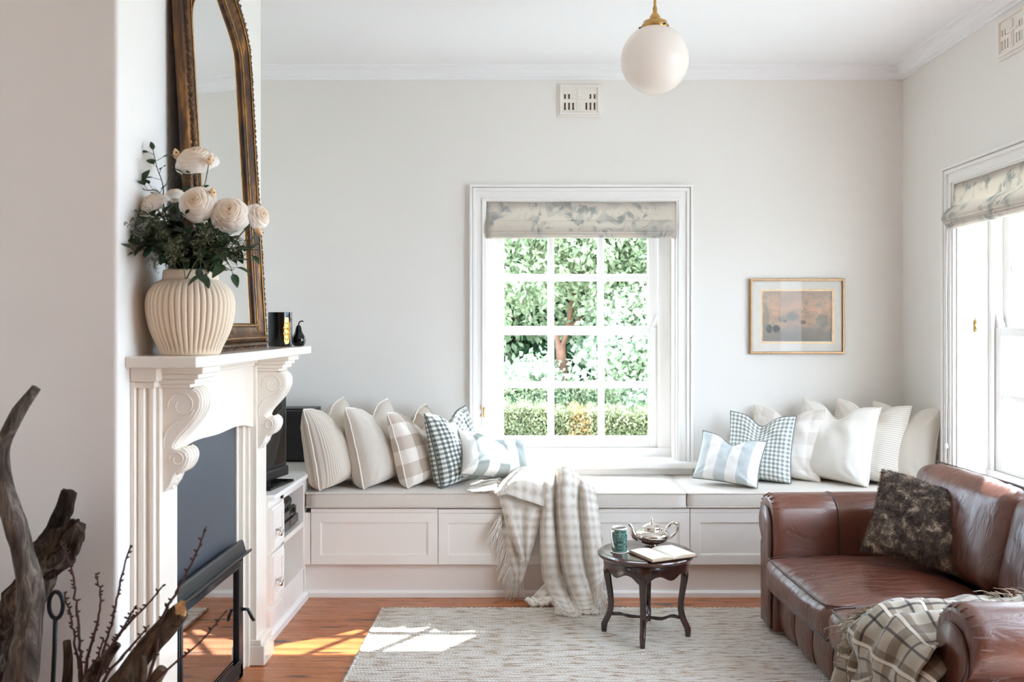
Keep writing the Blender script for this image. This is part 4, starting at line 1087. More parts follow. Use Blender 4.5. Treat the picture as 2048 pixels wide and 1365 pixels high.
# ================================================================ pillows
SEAT = .476+.084+.009
def pillow(label, px, Y, w, h, t, rz, lean, roll, mat, pipe, seed, chop=.06, z0=None, name='throw_pillow', group=None, X=None, pr=.0042, fold=0., puff=.42, pinch=0.):
    n = 44; x = X_(px, Y) if X is None else X
    def pt(u, v, side, ins=0.):
        au, av = abs(u), abs(v)
        e = .075
        X0 = w/2*u*(1-e*(1-v*v)**1.0)*(1-ins); Z0 = h/2*v*(1-e*(1-u*u))*(1-ins)
        prof = max(0., (1-au**2.6)*(1-av**(2.2 if v > 0 else 6.)))**puff
        T = t/2*prof*(1+.16*(-v))
        ch = math.exp(-(u/.34)**2)*smooth01((v+.25)/1.25)
        Z0 -= chop*ch*(1.0); T *= 1-.22*ch
        T *= 1-pinch*math.exp(-((u*.9)**2))*math.exp(-((v+.1)/.5)**2)
        # creases that radiate from the chop and from the corners
        q = Vector((u*2.2, v*1.1, seed*3.3+side)); nz = noise.noise(q)*.010+noise.noise(q*2.6)*.004
        an = math.atan2(v-.9, u); d0 = math.hypot(u, v-.9)
        nz += .0045*math.sin(an*9+seed)*math.exp(-((d0-.55)/.4)**2)
        cu = math.hypot(1-au, 1-av); an2 = math.atan2(1-av, 1-au+1e-6)
        nz += .003*math.sin(an2*13+seed)*math.exp(-((cu-.35)/.25)**2)
        return (X0, side*(T+nz*min(1, prof*1.3)), Z0)
    lin_ = [math.sin((-1+2*i/n)*math.pi/2)*.35+(-1+2*i/n)*.65 for i in range(n+1)]
    V = []; UV = []; Fc = []
    for side in (-1, 1):
        o = len(V)
        for v in lin_:
            for u in lin_: V.append(pt(u, v, side)); UV.append((u*w/2+(0 if side < 0 else .013), v*h/2))
        for i in range(n):
            for j in range(n):
                a = o+i*(n+1)+j; f = (a, a+1, a+n+2, a+n+1); Fc.append(f if side < 0 else f[::-1])
    per = [(u, -1) for u in lin_[:-1]]+[(1, v) for v in lin_[:-1]]+[(u, 1) for u in lin_[:0:-1]]+[(-1, v) for v in lin_[:0:-1]]
    pp = []
    for u, v in per: q = pt(u, v, 1); pp.append((q[0], .0035*noise.noise(Vector((u*4, v*4, seed))), q[2]))
    M_ = Matrix.Rotation(rz, 4, 'Z') @ Matrix.Rotation(lean, 4, 'X') @ Matrix.Rotation(roll, 4, 'Y')
    # the bottom edge folds on the seat
    VV = [M_ @ Vector(p) for p in V]; PPp = [M_ @ Vector(p) for p in pp]
    zs = sorted(q.z for q in VV); lo = zs[0]; sink = .012*1.0
    base = z0 if z0 is not None else SEAT
    def fin(q):
        z = q.z-lo+base-sink
        if z < base+.03: z = base+.002+max(0, (z-base+sink))*.028/(.03+sink)
        return (q.x+x, q.y+Y, z)
    VV = [fin(q) for q in VV]; PPp = [fin(q) for q in PPp]
    r_ = thing(name, label, 'pillow', (x, Y, base), group=group)
    g = G(); g.v = VV; g.f = Fc; g.uv = UV
    obj('cover', g, mat, r_, smooth=True)
    if pipe: obj('piping', G().tube(PPp, pr, 6, closed=True), pipe, r_, smooth=True)
    return r_
L_, Rr = R(50), R(-42)
pillow('beige ticking striped pillow at the left end of the bench beside the speaker', 664, 5.08, .44, .45, .24, R(73), R(-10), R(-4), M_ticking, M_pipe_w, 1, .06)
pillow('plain oatmeal linen pillow second from the left on the window seat', 752, 5.14, .45, .455, .23, R(69), R(-13), R(-2), M_linen, M_pipe_w, 2, .07)
pillow('beige and white check pillow between the plain linen and the dark gingham ones', 835, 5.15, .42, .43, .19, R(66), R(-16), R(-2), M_check, M_pipe_w, 3, .07)
pillow('dark green gingham pillow left of the window', 908, 5.13, .40, .42, .18, R(60), R(-14), R(-2), M_gingham, M_gingham, 4, .07)
pillow('blue grey striped lumbar pillow lying against the gingham one by the throw', 988, 5.1, .42, .27, .17, R(34), R(-34), R(14), M_stripe, M_pipe_g, 5, .02)
pillow('blue and white striped lumbar pillow at the front of the right hand group', 1459, 5.06, .36, .27, .16, R(-26), R(-20), R(7), M_stripe2, M_pipe_g, 6, .045)
pillow('pale green gingham pillow behind the blue striped lumbar pillow', 1520, 5.19, .37, .39, .15, R(-26), R(-14), R(2), M_gingham_p, M_pipe_g, 7, .06)
pillow('faint beige check pillow behind the pale gingham one', 1572, 5.27, .42, .42, .15, R(-34), R(-12), R(1), M_check_w, M_pipe_w, 8, .06)
pillow('plain white pillow in the middle of the right hand row', 1668, 5.17, .47, .45, .21, R(-46), R(-14), R(3), M_whitelinen, M_pipe_w, 9, .08)
pillow('white ticking striped pillow just right of the plain white one', 1734, 5.18, .45, .455, .2, R(-48), R(-13), R(2), M_ticking_w, M_pipe_w, 10, .08)
pillow('cream linen pillow tucked in the corner at the right end of the bench', 1803, 5.12, .44, .45, .19, R(-56), R(-12), R(1), M_palelinen, M_pipe_w, 11, .07)

# ================================================================ throw over the bench
def strands(g, pts, dirs, L, r, rr, n=1, wave=.01, floor=None):
    for p, d in zip(pts, dirs):
        for k in range(n):
            p0 = Vector(p)+Vector((rr.gauss(0, .004), rr.gauss(0, .004), rr.gauss(0, .002))); dd = (Vector(d)+Vector((rr.gauss(0, .18), rr.gauss(0, .18), rr.gauss(0, .12)))).normalized()
            q = [p0]; LL = L*rr.uniform(.7, 1.2)
            for s in range(1, 6):
                x = q[-1]+dd*LL/5+Vector((rr.gauss(0, wave*.35), rr.gauss(0, wave*.25), -.002*s))
                if floor is not None and x.z < floor: x.z = floor+rr.uniform(0, .006)
                q.append(x)
            g.tube(q, [r, r, r*.95, r*.85, r*.7, r*.4], 4, cap=False)
th = thing('throw_blanket', 'shaggy beige and white checked mohair throw draped over the bench down to the rug', 'blanket', (P(1130, 985, 4.83)))
rr = random.Random(5)
def rowpts(y, xs, Y, dY):
    return [P(x, y if not isinstance(y, (list, tuple)) else y[i], Y+d) for i, (x, d) in enumerate(zip(xs, dY))]
# main fall: ridges and valleys across nine columns
main = [
 rowpts([958, 950, 936, 930, 926, 930, 944, 962, 984], [1062, 1076, 1092, 1106, 1118, 1128, 1140, 1152, 1166], 5.12, [0, .02, .03, .02, .03, .02, .03, 0, .04]),
 rowpts([960, 944, 930, 926, 924, 930, 944, 956, 968], [1068, 1080, 1096, 1110, 1124, 1138, 1150, 1162, 1174], 5.0, [0, -.01, 0, .01, 0, -.02, 0, .01, 0]),
 rowpts([980, 968, 962, 956, 950, 954, 962, 970, 978], [1078, 1090, 1104, 1112, 1128, 1146, 1158, 1170, 1188], 4.85, [0, -.03, -.02, .03, -.05, -.03, .02, -.02, .02]),
 rowpts([1010, 1006, 1004, 1000, 994, 996, 1000, 1004, 1008], [1084, 1094, 1104, 1110, 1124, 1146, 1158, 1174, 1194], 4.825, [0, -.04, -.01, .03, -.06, -.05, .02, -.035, .03]),
 rowpts([1060]*9, [1082, 1093, 1106, 1113, 1128, 1150, 1162, 1180, 1201], 4.83, [0, -.05, -.02, .035, -.06, -.06, .01, -.045, .03]),
 rowpts([1110]*9, [1082, 1094, 1110, 1118, 1134, 1156, 1168, 1186, 1209], 4.83, [0, -.055, -.02, .03, -.07, -.06, .0, -.05, .03]),
 rowpts([1155, 1158, 1158, 1156, 1156, 1156, 1154, 1150, 1140], [1086, 1099, 1118, 1126, 1142, 1164, 1176, 1192, 1208], 4.83, [0, -.055, -.03, .02, -.08, -.07, -.01, -.05, .02]),
 rowpts([1188, 1192, 1196, 1190, 1192, 1192, 1186, 1176, 1160], [1098, 1112, 1132, 1138, 1154, 1176, 1186, 1196, 1206], 4.77, [0, -.05, -.05, .02, -.07, -.06, 0, -.03, .02]),
 rowpts([1212, 1226, 1234, 1226, 1222, 1220, 1212, 1200, 1180], [1112, 1130, 1146, 1152, 1164, 1184, 1192, 1198, 1204], 4.60, [0, -.03, -.06, .03, .0, -.0, .02, .03, .08])]
main[-1] = [(x, y, max(.024, z)) for x, y, z in main[-1]]; main[-2] = [(x, y, max(.03, z)) for x, y, z in main[-2]]
gm = sheet(main, 110, 90, .006, 14, 1); gm.v = [(x, y, max(.02, z)) for x, y, z in gm.v]
obj('main_drape', gm, M_throw, th, smooth=True, solid=.009)
# upper fold lying over the seat at the left
top = [
 rowpts([966, 948, 938, 934, 940], [1004, 1022, 1044, 1066, 1084], 5.12, [0, 0, .02, .04, .04]),
 rowpts([966, 950, 938, 932, 936], [1000, 1020, 1044, 1068, 1090], 5.0, [0, 0, 0, 0, 0]),
 rowpts([984, 970, 960, 962, 966], [996, 1016, 1040, 1066, 1090], 4.86, [.0, -.02, -.03, -.03, -.03]),
 rowpts([993, 990, 998, 1006, 1014], [995, 1016, 1040, 1064, 1088], 4.82, [0, -.025, -.035, -.03, -.025])]
obj('upper_fold', sheet(top, 44, 50, .006, 16, 2), M_throw, th, smooth=True, solid=.009)
tri = [
 rowpts([990, 986, 990, 1000, 1010], [997, 1018, 1040, 1064, 1090], 4.845, [0, 0, 0, 0, 0]),
 rowpts([1016, 1016, 1018, 1022, 1026], [1004, 1022, 1042, 1062, 1087], 4.835, [0, -.02, .0, -.02, 0]),
 rowpts([1058]*5, [1015, 1030, 1044, 1058, 1076], 4.835, [0, -.03, 0, -.02, .01]),
 rowpts([1092]*5, [1031, 1039, 1047, 1056, 1066], 4.835, [0, -.03, .0, -.02, .01]),
 rowpts([1124]*5, [1044, 1047, 1050, 1053, 1056], 4.835, [0, -.015, 0, -.01, .01])]
obj('corner_flap', sheet(tri, 50, 40, .005, 16, 3), M_throw, th, smooth=True, solid=.008)
low = [
 rowpts([1030]*5, [1003, 1014, 1026, 1040, 1060], 4.865, [0, 0, 0, 0, 0]),
 rowpts([1066]*5, [1006, 1016, 1028, 1042, 1062], 4.86, [0, -.012, .0, -.012, 0]),
 rowpts([1104]*5, [1014, 1024, 1034, 1046, 1058], 4.86, [0, -.015, 0, -.012, 0]),
 rowpts([1140]*5, [1024, 1030, 1037, 1044, 1051], 4.86, [0, -.015, 0, -.012, 0]),
 rowpts([1166]*5, [1031, 1034, 1037, 1040, 1043], 4.86, [0, -.01, 0, -.01, 0])]
obj('under_flap', sheet(low, 44, 34, .005, 16, 4), M_throw, th, smooth=True, solid=.008)
g = G()
e = [r_[0] for r_ in low]; pts = catmull(e, 46); strands(g, pts, [(-.45, -.1, -1)]*46, .075, .0026, rr, 3)
pts = catmull([P(1003, 1030, 4.85), P(1000, 1040, 4.85), P(998, 1050, 4.85)], 14); strands(g, pts, [(-.6, -.1, -1)]*14, .085, .0026, rr, 4)
pts = catmull([low[-1][0], low[-1][-1]], 8); strands(g, pts, [(0, -.1, -1)]*8, .05, .0026, rr, 4)
pts = catmull([P(998, 958, 5.0), P(992, 970, 4.92), P(994, 984, 4.85)], 30); strands(g, pts, [(-1, -.1, -.12)]*30, .12, .003, rr, 5, .02, .575)
pts = catmull([r_[-1] for r_ in main[4:8]], 18); strands(g, pts, [(.25, -.05, -1)]*18, .045, .0024, rr, 2)
pts = catmull(main[-1], 70); strands(g, pts, [(.15, -.45, -.5)]*70, .055, .003, rr, 4, .012, .016)
obj('fringe', g, M_fringe, th, smooth=True)['kind'] = 'stuff'
V = []; Fc = []
for c_ in [o for o in th.children if o.name.split('.')[0] in ('main_drape', 'upper_fold', 'corner_flap', 'under_flap')]:
    me = c_.data; nv = len(me.vertices)
    for k in range(int(nv*1.6)):
        a_ = me.vertices[rr.randrange(nv)]; p = a_.co+Vector(ORG[c_.name]); n_ = a_.normal*rr.choice((-1, 1))
        p = p+Vector((rr.gauss(0, .005), rr.gauss(0, .002), rr.gauss(0, .005)))
        d = (n_*.8+Vector((rr.gauss(0, .6), rr.gauss(0, .6), rr.gauss(-.5, .6)))).normalized(); L = rr.uniform(.008, .02)
        s_ = d.cross(Vector((rr.gauss(0, 1), rr.gauss(0, 1), rr.gauss(0, 1)))).normalized()*.0006; o_ = len(V)
        V += [tuple(p-s_), tuple(p+s_), tuple(p+d*L)]; Fc.append((o_, o_+1, o_+2))
g2 = G(); g2.v = V; g2.f = Fc; obj('mohair_fuzz', g2, M_fringe, th)['kind'] = 'stuff'
g = G()     # rolled fringe ends lying on the boards
for k in range(9):
    x0 = 1052+k*8; pp = [P(x0+j*6+rr.uniform(-2, 2), 0, 4.74+.01*math.sin(j*2+k)) for j in range(5)]
    pp = [(a, b-.03+.012*k % .03, .03+.012*math.sin(j*1.7+k)) for j, (a, b, c) in enumerate(pp)]
    g.tube(catmull(pp, 14), [.006]+[.012+.004*rr.random() for _ in range(12)]+[.006], 8, jit=.3, seed=k)
obj('tassel_ends', g, M_fringe, th, smooth=True)
bk = [rowpts([1150]*4, [1096, 1110, 1124, 1140], 4.87, [0, 0, 0, 0]), [(X_(1098+14*i, 4.83), 4.83, .12) for i in range(4)], [(X_(1060+22*i, 4.78), 4.76, .03) for i in range(4)]]
obj('back_fold', sheet(bk, 24, 20, .006, 20, 6), M_throw, th, smooth=True, solid=.01)

# ================================================================ side table
TC = (.520, 4.288)
tb = thing('side_table', 'small round dark wood table with four curved legs standing on the jute rug', 'table', (TC[0], TC[1], .013), rz=R(-11), local=True)
ZT = .388
prof = [(.19, -.03), (.205, -.028), (.212, -.024), (.222, -.016), (.224, -.009), (.221, -.003), (.212, 0), (.207, .001), (.204, .004), (.2, .0045), (.001, .0045)]
obj('tabletop', G().lathe([(a, b+ZT-.0045) for a, b in prof], (0, 0, 0), 96), M_top, tb, smooth=True, sharp=35)
rows = []
for k in range(96):
    a = 2*math.pi*k/96; q = abs(math.sin(2*(a+R(0))))  # legs at multiples of 90 degrees
    s_ = abs(((a/(math.pi/2)) % 1)-.5)*2             # 1 at a leg, 0 between
    drop = .062+.012*math.cos((s_)*math.pi*2)*1.0+(.02*max(0, s_-.7)/.3)
    r0 = .183+.006*math.cos(4*a)
    rows.append([(r0*math.cos(a), r0*math.sin(a), ZT-.03), ((r0+.008)*math.cos(a), (r0+.008)*math.sin(a), ZT-.05), ((r0+.002)*math.cos(a), (r0+.002)*math.sin(a), ZT-.028-drop), ((r0-.016)*math.cos(a), (r0-.016)*math.sin(a), ZT-.028-drop), ((r0-.02)*math.cos(a), (r0-.02)*math.sin(a), ZT-.03)])
obj('apron', G().grid(rows, cu=True, cv=True), M_mahog, tb, smooth=True, sharp=50)
for k in range(4):
    a = R(-90)+k*math.pi/2; ca, sa = math.cos(a), math.sin(a)
    key = [(.168, ZT-.032, .021, .018), (.174, ZT-.075, .021, .019), (.178, .275, .0175, .017), (.171, .225, .0155, .0155), (.163, .17, .0145, .0145), (.161, .13, .0145, .014), (.168, .09, .0155, .014), (.183, .055, .016, .014), (.192, .035, .0155, .0135), (.193, .0, .0115, .011)]
    rows = []
    for rc_, z, wr_, wt_ in catmull(key, 34):
        ring = []
        for q in range(16):
            b = 2*math.pi*q/16; cx = math.copysign(abs(math.cos(b))**.6, math.cos(b)); cy = math.copysign(abs(math.sin(b))**.6, math.sin(b))
            rad = rc_+wr_*cx; tan = wt_*cy; ring.append((rad*ca-tan*sa, rad*sa+tan*ca, z))
        rows.append(ring)
    obj('leg', G().grid(rows, cv=True, cap=True), M_mahog, tb, smooth=True, sharp=60)
for k in range(4):
    a = R(-90)+k*math.pi/2
    pp = [(.165*math.cos(a), .165*math.sin(a), .082), (.12*math.cos(a+.05), .12*math.sin(a+.05), .087), (.07*math.cos(a-.08), .07*math.sin(a-.08), .075), (.0, 0, .078)]
    obj('stretcher', G().tube(catmull(pp, 18), [.0065+.0025*abs(math.sin(i*.4)) for i in range(18)], 8, flat=1.), M_mahog, tb, smooth=True)
obj('stretcher_boss', G().lathe([(.004, -.03), (.012, -.022), (.008, -.012), (.02, -.004), (.018, .01), (.008, .016), (.012, .024), (.003, .034)], (0, 0, .08), 24), M_mahog, tb, smooth=True)
TZ = .013+ZT+.0005
# mug
mc_ = (X_(1239, 4.25), 4.25, TZ)
mg = thing('mug', 'tall green and white patterned mug on the little round table', 'mug', mc_)
co_ = G().lathe([(.03, 0), (.042, .001), (.0425, .0035), (.03, .004)], mc_, 36)
obj('mug_foot', co_, M_china, mg, smooth=True, sharp=40)
obj('mug_body', G().lathe([(.032, .004), (.0345, .006), (.0345, .105)], mc_, 40), M_mug, mg, smooth=True, sharp=50)
obj('mug_rim', G().lathe([(.0345, .105), (.0358, .113), (.0345, .1145), (.0325, .113), (.031, .10), (.0305, .02), (.0005, .018)], mc_, 40), M_china, mg, smooth=True)
hp = [(-.030, .095), (-.042, .101), (-.052, .098), (-.054, .08), (-.048, .055), (-.042, .035), (-.036, .026), (-.03, .03)]
obj('mug_handle', G().tube(catmull([(mc_[0]+a*.8+.002, mc_[1]+a*.55, mc_[2]+b) for a, b in hp], 26), .0042, 8), M_china, mg, smooth=True)
# teapot
tc = (X_(1303, 4.40), 4.385, TZ)
tp = thing('teapot', 'polished silver teapot on the back of the round table behind the open book', 'teapot', tc)
prof = [(.03, 0), (.033, .002), (.032, .006), (.045, .01), (.068, .022), (.081, .038), (.084, .048), (.078, .06), (.062, .07), (.047, .074), (.043, .076), (.043, .084), (.04, .086)]
obj('pot_body', G().lathe([tuple(p) for p in catmull(prof, 50)], tc, 64), M_silver, tp, smooth=True, sharp=50)
obj('lid', G().lathe([tuple(p) for p in catmull([(.044, .083), (.045, .087), (.04, .092), (.028, .1), (.014, .105), (.006, .107), (.005, .111), (.001, .112)], 30)], tc, 48), M_silver, tp, smooth=True)
obj('lid_knob', G().lathe([tuple(p) for p in catmull([(.003, .109), (.005, .113), (.009, .117), (.006, .124), (.008, .127), (.001, .131)], 20)], tc, 24), M_silver, tp, smooth=True)
sp_ = catmull([(-.066, .036), (-.083, .046), (-.092, .065), (-.096, .085), (-.105, .098), (-.112, .102)], 20)
obj('spout', G().tube([(tc[0]+a, tc[1]-.01, tc[2]+b) for a, b in sp_], [.02-.013*min(1, i/12) for i in range(20)], 14), M_silver, tp, smooth=True)
hd = catmull([(.066, .068), (.078, .083), (.092, .098), (.110, .102), (.120, .092), (.122, .076), (.114, .056), (.1, .04), (.088, .032), (.079, .028)], 40)
obj('handle', G().tube([(tc[0]+a, tc[1]+.01, tc[2]+b) for a, b in hd], [.0048+.0018*abs(math.sin(i*.35)) for i in range(40)], 10), M_silver, tp, smooth=True)
obj('hinge', G().box(tc[0]+.04, tc[0]+.052, tc[1]-.006, tc[1]+.006, tc[2]+.078, tc[2]+.092), M_silver, tp, bevel=.002)
# open book
bc = (X_(1325, 4.19), 4.19, TZ)
bo = thing('open_book', 'open book with cream pages lying on the front of the round table', 'book', bc, rz=R(26), local=True)
def pageblock(sg):
    rows = []; hw, hh = .115, .095; n = 18
    for i in range(n+1):
        t = i/n; x = sg*t*hw; zt2 = .006+.015*math.sin(min(1, t*1.25+.12)*math.pi*.55)*(1-.45*t)+(-.008 if t < .05 else 0)
        rows.append((x, zt2))
    g = G(); top = [[(x, -hh, z), (x, hh, z)] for x, z in rows]; g.grid(top)
    obj('page_spread', g, M_paper, bo, smooth=True)
    g = G(); n2 = len(rows)
    v = [(x, -hh+.0005, z-.0003) for x, z in rows]+[(x, -hh+.0005, .003) for x, z in rows]
    g.add(v, [(i, i+1, i+1+n2, i+n2) for i in range(n2-1)])
    v = [(x, hh-.0005, z-.0003) for x, z in rows]+[(x, hh-.0005, .003) for x, z in rows]
    g.add(v, [(i, i+1, i+1+n2, i+n2) for i in range(n2-1)])
    x, z = rows[-1]; g.add([(x, -hh, z), (x, hh, z), (x, hh, .003), (x, -hh, .003)], [(0, 1, 2, 3)])
    obj('page_block', g, M_pageedge, bo)
pageblock(-1); pageblock(1)
obj('cover', G().box(-.12, -.004, -.099, .099, .0004, .003).box(.004, .12, -.099, .099, .0004, .003).box(-.004, .004, -.099, .099, .0002, .002), M_bookcover, bo, bevel=.0008)

# ================================================================ leather sofa
SR = (1.212, 2.55); SL = 1.95
sf = thing('sofa', 'brown leather two-seat sofa with rolled arms on the right of the room', 'sofa', (SR[0], SR[1], 0), rz=R(3.4), local=True)
SD = .93
def arm(name, y_in, y_out):
    """rolled arm: profile in y-z, extruded along x with a rounded front"""
    s = 1 if y_out > y_in else -1; w = abs(y_out-y_in)
    pr = [(0, .03), (0, .30), (0, .50)]
    c = (w*.52, .545); r = .102
    for a in range(160, -75, -12): pr.append((c[0]+r*math.cos(R(a))*1.15, c[1]+r*math.sin(R(a))))
    pr += [(w*.86, .42), (w*.84, .3), (w*.84, .03)]
    pr = [tuple(q) for q in catmull(pr, 64)]
    cen = (w*.45, .35); rows = []
    for x, k in ((.0, .90), (.004, .94), (.014, .975), (.03, .995), (.05, 1.), (.2, 1.), (.298, 1.), (.304, .988), (.31, 1.), (.5, 1.), (.7, 1.), (SD-.03, 1.), (SD, .97)):
        ring = []
        for a, z in pr:
            yy = cen[0]+(a-cen[0])*k; zz = cen[1]+(z-cen[1])*k if z > .1 else z
            d = .004*noise.noise(Vector((x*4, yy*5, zz*5)))
            ring.append((x, y_in+s*(yy+d), zz+d))
        rows.append(ring)
    if s < 0: rows = [r_[::-1] for r_ in rows]
    g = G().grid(rows, cv=True, cap=True)
    # pleats where the roll is gathered at the front
    for a in range(150, -60, -18):
        y_, z_ = c[0]+r*1.15*math.cos(R(a)), c[1]+r*math.sin(R(a))
        g.tube([(.002, y_in+s*(c[0]+r*1.0*math.cos(R(a))), c[1]+r*.88*math.sin(R(a))), (.02, y_in+s*(y_-.001), z_-.002), (.05, y_in+s*y_, z_-.0025)], [.003, .0035, .001], 5)
    o = obj(name, g, M_leather, sf, smooth=True, sharp=50)
    # front panel, recessed inside the scroll
    inner = [(cen[0]+(a-cen[0])*.72, cen[1]+.0+(z-cen[1])*.80 if z > .1 else z+.01) for a, z in pr]
    rows = [[(-.004, y_in+s*a, z) for a, z in inner], [(-.012, y_in+s*(cen[0]+(a-cen[0])*.96), z) for a, z in inner], [(-.013, y_in+s*(cen[0]+(a-cen[0])*.5), cen[1]+(z-cen[1])*.6) for a, z in inner]]
    if s < 0: rows = [r_[::-1] for r_ in rows]
    g = G().grid(rows[::-1], cv=True, cap=True); obj('arm_front_panel', g, M_leather, o, smooth=True, weld=True)
    obj('panel_piping', G().tube([(-.006, y_in+s*a, z) for a, z in inner[1:-1]], .0055, 8), M_leather_s, o, smooth=True)
    ring = [(.304, y_in+s*a, z) for a, z in pr[1:-1]]
    obj('arm_welt', G().tube(ring, .0045, 6), M_leather_s, o, smooth=True)
arm('arm', .205, 0.0); arm('arm', SL-.235, SL)
# base
yA, yB = .205, SL-.205
g = G(); g.box(.06, SD-.03, yA, yB, .05, .23)
obj('base', g, M_leather, sf, bevel=.01)
nsec = 7; sw = (yB-yA)/nsec
g = G(); wl = G()
for k in range(nsec):
    a = yA+sw*k; rows = []
    for i in range(17):
        t = i/16; yy = a+sw*t; bul = .016*math.sin(math.pi*t)**.5
        row = []
        for j in range(15):
            q = j/14; z = .03+.19*q; bb = bul+.018*math.sin(math.pi*q)**.7+.006*noise.noise(Vector((yy*6, z*14, 2)))*math.sin(math.pi*t)
            row.append((.05-bb, yy, z))
        rows.append(row)
    g.grid([r_[::-1] for r_ in rows])
    if k: wl.tube([(.05-.006-.016*math.sin(math.pi*q)**.7, a, .03+.19*q) for q in np.linspace(0, 1, 10)], .004, 6)
obj('front_rail', g, M_leather, sf, smooth=True); obj('rail_welts', wl, M_leather_s, sf, smooth=True)
for (x, y) in ((.05, .1), (.05, SL-.1), (SD-.08, .1), (SD-.08, SL-.1)):
    obj('foot', G().box(x-.03, x+.04, y-.05, y+.05, .012, .036), M_mahog, sf, bevel=.004)
obj('back', rbox(G(), .12, SL-.12, .70, .05, 12, (SD-.06, SL/2, .40), (.01, .01, .01), .003, 4), M_leather, sf, smooth=True, weld=True)
ym = SL/2
def seat(y0, y1, seed):
    cx = .33; sx = .70
    g = rbox(G(), sx, y1-y0-.004, .145, .045, 26, (cx-.03, (y0+y1)/2, .305), (.02, .004, .038), .0065, seed, 6)
    o = obj('seat_cushion', g, M_leather, sf, smooth=True, weld=True)
    x0 = cx-.03-sx/2; pl = []
    for zz, off in ((.374, .012), (.240, .014)):
        pp = []
        for k in range(31):
            y = y0+.03+(y1-y0-.06)*k/30; cr = (1-abs(2*k/30-1)**2.5)
            pp.append((x0+off-.018*cr*.6, y, zz+.004*cr+.002*noise.noise(Vector((y*9, zz, seed)))))
        pp = [(x0+.30, y0+.004, zz+.004), (x0+.06, y0+.006, zz)]+pp+[(x0+.06, y1-.006, zz), (x0+.30, y1-.004, zz+.004)]
        pl.append(pp)
    g = G(); [g.tube(p_, .0042, 6) for p_ in pl]; obj('seat_piping', g, M_leather_s, o, smooth=True)
seat(.235, ym-.02, 1); seat(ym-.02, SL-.235, 2)
def backc(y0, y1, seed):
    M_ = Matrix.Rotation(R(14), 4, 'Y')
    g = rbox(G(), .21, y1-y0-.006, .42, .07, 26, (.735, (y0+y1)/2, .59), (.035, .004, .012), .009, seed, 5, M=M_)
    o = obj('back_cushion', g, M_leather, sf, smooth=True, weld=True)
    pp = []
    for k in range(41):
        y = y0+.035+(y1-y0-.07)*k/40; q = M_ @ Vector((-.015, 0, .212)); pp.append((.735+q.x, y, .59+q.z+.009+.003*noise.noise(Vector((y*12, 0, seed)))))
    obj('back_piping', G().tube(pp, .0045, 6), M_leather_s, o, smooth=True)
backc(.2, ym-.02, 5); backc(ym-.02, SL-.2, 6)

# fur cushion
fx, fy = 1.69, 3.96
def fur_pillow():
    w = .46; h = .385; t = .18; n = 40
    def pt(u, v, side):
        X0 = w/2*u*(1-.05*(1-v*v)); Z0 = h/2*v*(1-.05*(1-u*u)); pr = max(0., (1-abs(u)**3)*(1-abs(v)**3))**.45
        return Vector((X0, side*(t/2*pr+.006*noise.noise(Vector((u*2, v*2, side)))), Z0-.02*math.exp(-(u/.4)**2)*smooth01(v)))
    M_ = Matrix.Rotation(R(-24), 4, 'Z') @ Matrix.Rotation(R(-33), 4, 'X') @ Matrix.Rotation(R(11), 4, 'Y')
    g = G(); rr = random.Random(3); fur = []; 
    for side in (-1, 1):
        rows = [[pt(-1+2*j/n, -1+2*i/n, side) for j in range(n+1)] for i in range(n+1)]
        g.grid([[tuple(M_ @ p) for p in (r_ if side < 0 else r_[::-1])] for r_ in rows])
    lo = min(p[2] for p in g.v); off = Vector((fx, fy, .415-lo-.012))
    g.v = [tuple(Vector(p)+off) for p in g.v]
    t_ = thing('fur_pillow', 'mottled dark brown fur cushion in the far corner of the leather sofa', 'pillow', (fx, fy, .43))
    obj('cover', g, M_fur, t_, smooth=True)
    N_ = 30000; V = []; Fc = []
    for k in range(N_):
        side = -1 if rr.random() < .9 else 1
        u, v = rr.uniform(-1, 1), rr.uniform(-1, 1)
        if rr.random() < .12: 
            if rr.random() < .5: u = math.copysign(1-abs(rr.gauss(0, .01)), u)
            else: v = math.copysign(1-abs(rr.gauss(0, .01)), v)
        e = .01; uu = max(-.985, min(.985, u)); vv = max(-.985, min(.985, v))
        p = pt(u, v, side); nn = (pt(uu+e, vv, side)-pt(uu-e, vv, side)).cross(pt(uu, vv+e, side)-pt(uu, vv-e, side)).normalized()*(-side)*-1
        if nn.y*side < 0: nn = -nn
        if max(abs(u), abs(v)) > .97: nn = (nn+Vector((u*(abs(u) > .97), 0, v*(abs(v) > .97)))*2).normalized()
        d = (nn*.75+Vector((rr.gauss(.15, .35), rr.gauss(0, .2), rr.gauss(-.45, .35)))).normalized()
        L = rr.uniform(.009, .017); sd = d.cross(Vector((rr.gauss(0, 1), rr.gauss(0, 1), rr.gauss(0, 1)))).normalized()*.0011
        tip = p+d*L+Vector((0, 0, -.002)); a = [p-sd, p+sd, tip]; o = len(V); V += [tuple(M_ @ q+off) for q in a]; Fc.append((o, o+1, o+2))
    g2 = G(); g2.v = V; g2.f = Fc; f = obj('fur', g2, M_fur, t_); f['kind'] = 'stuff'
fur_pillow()

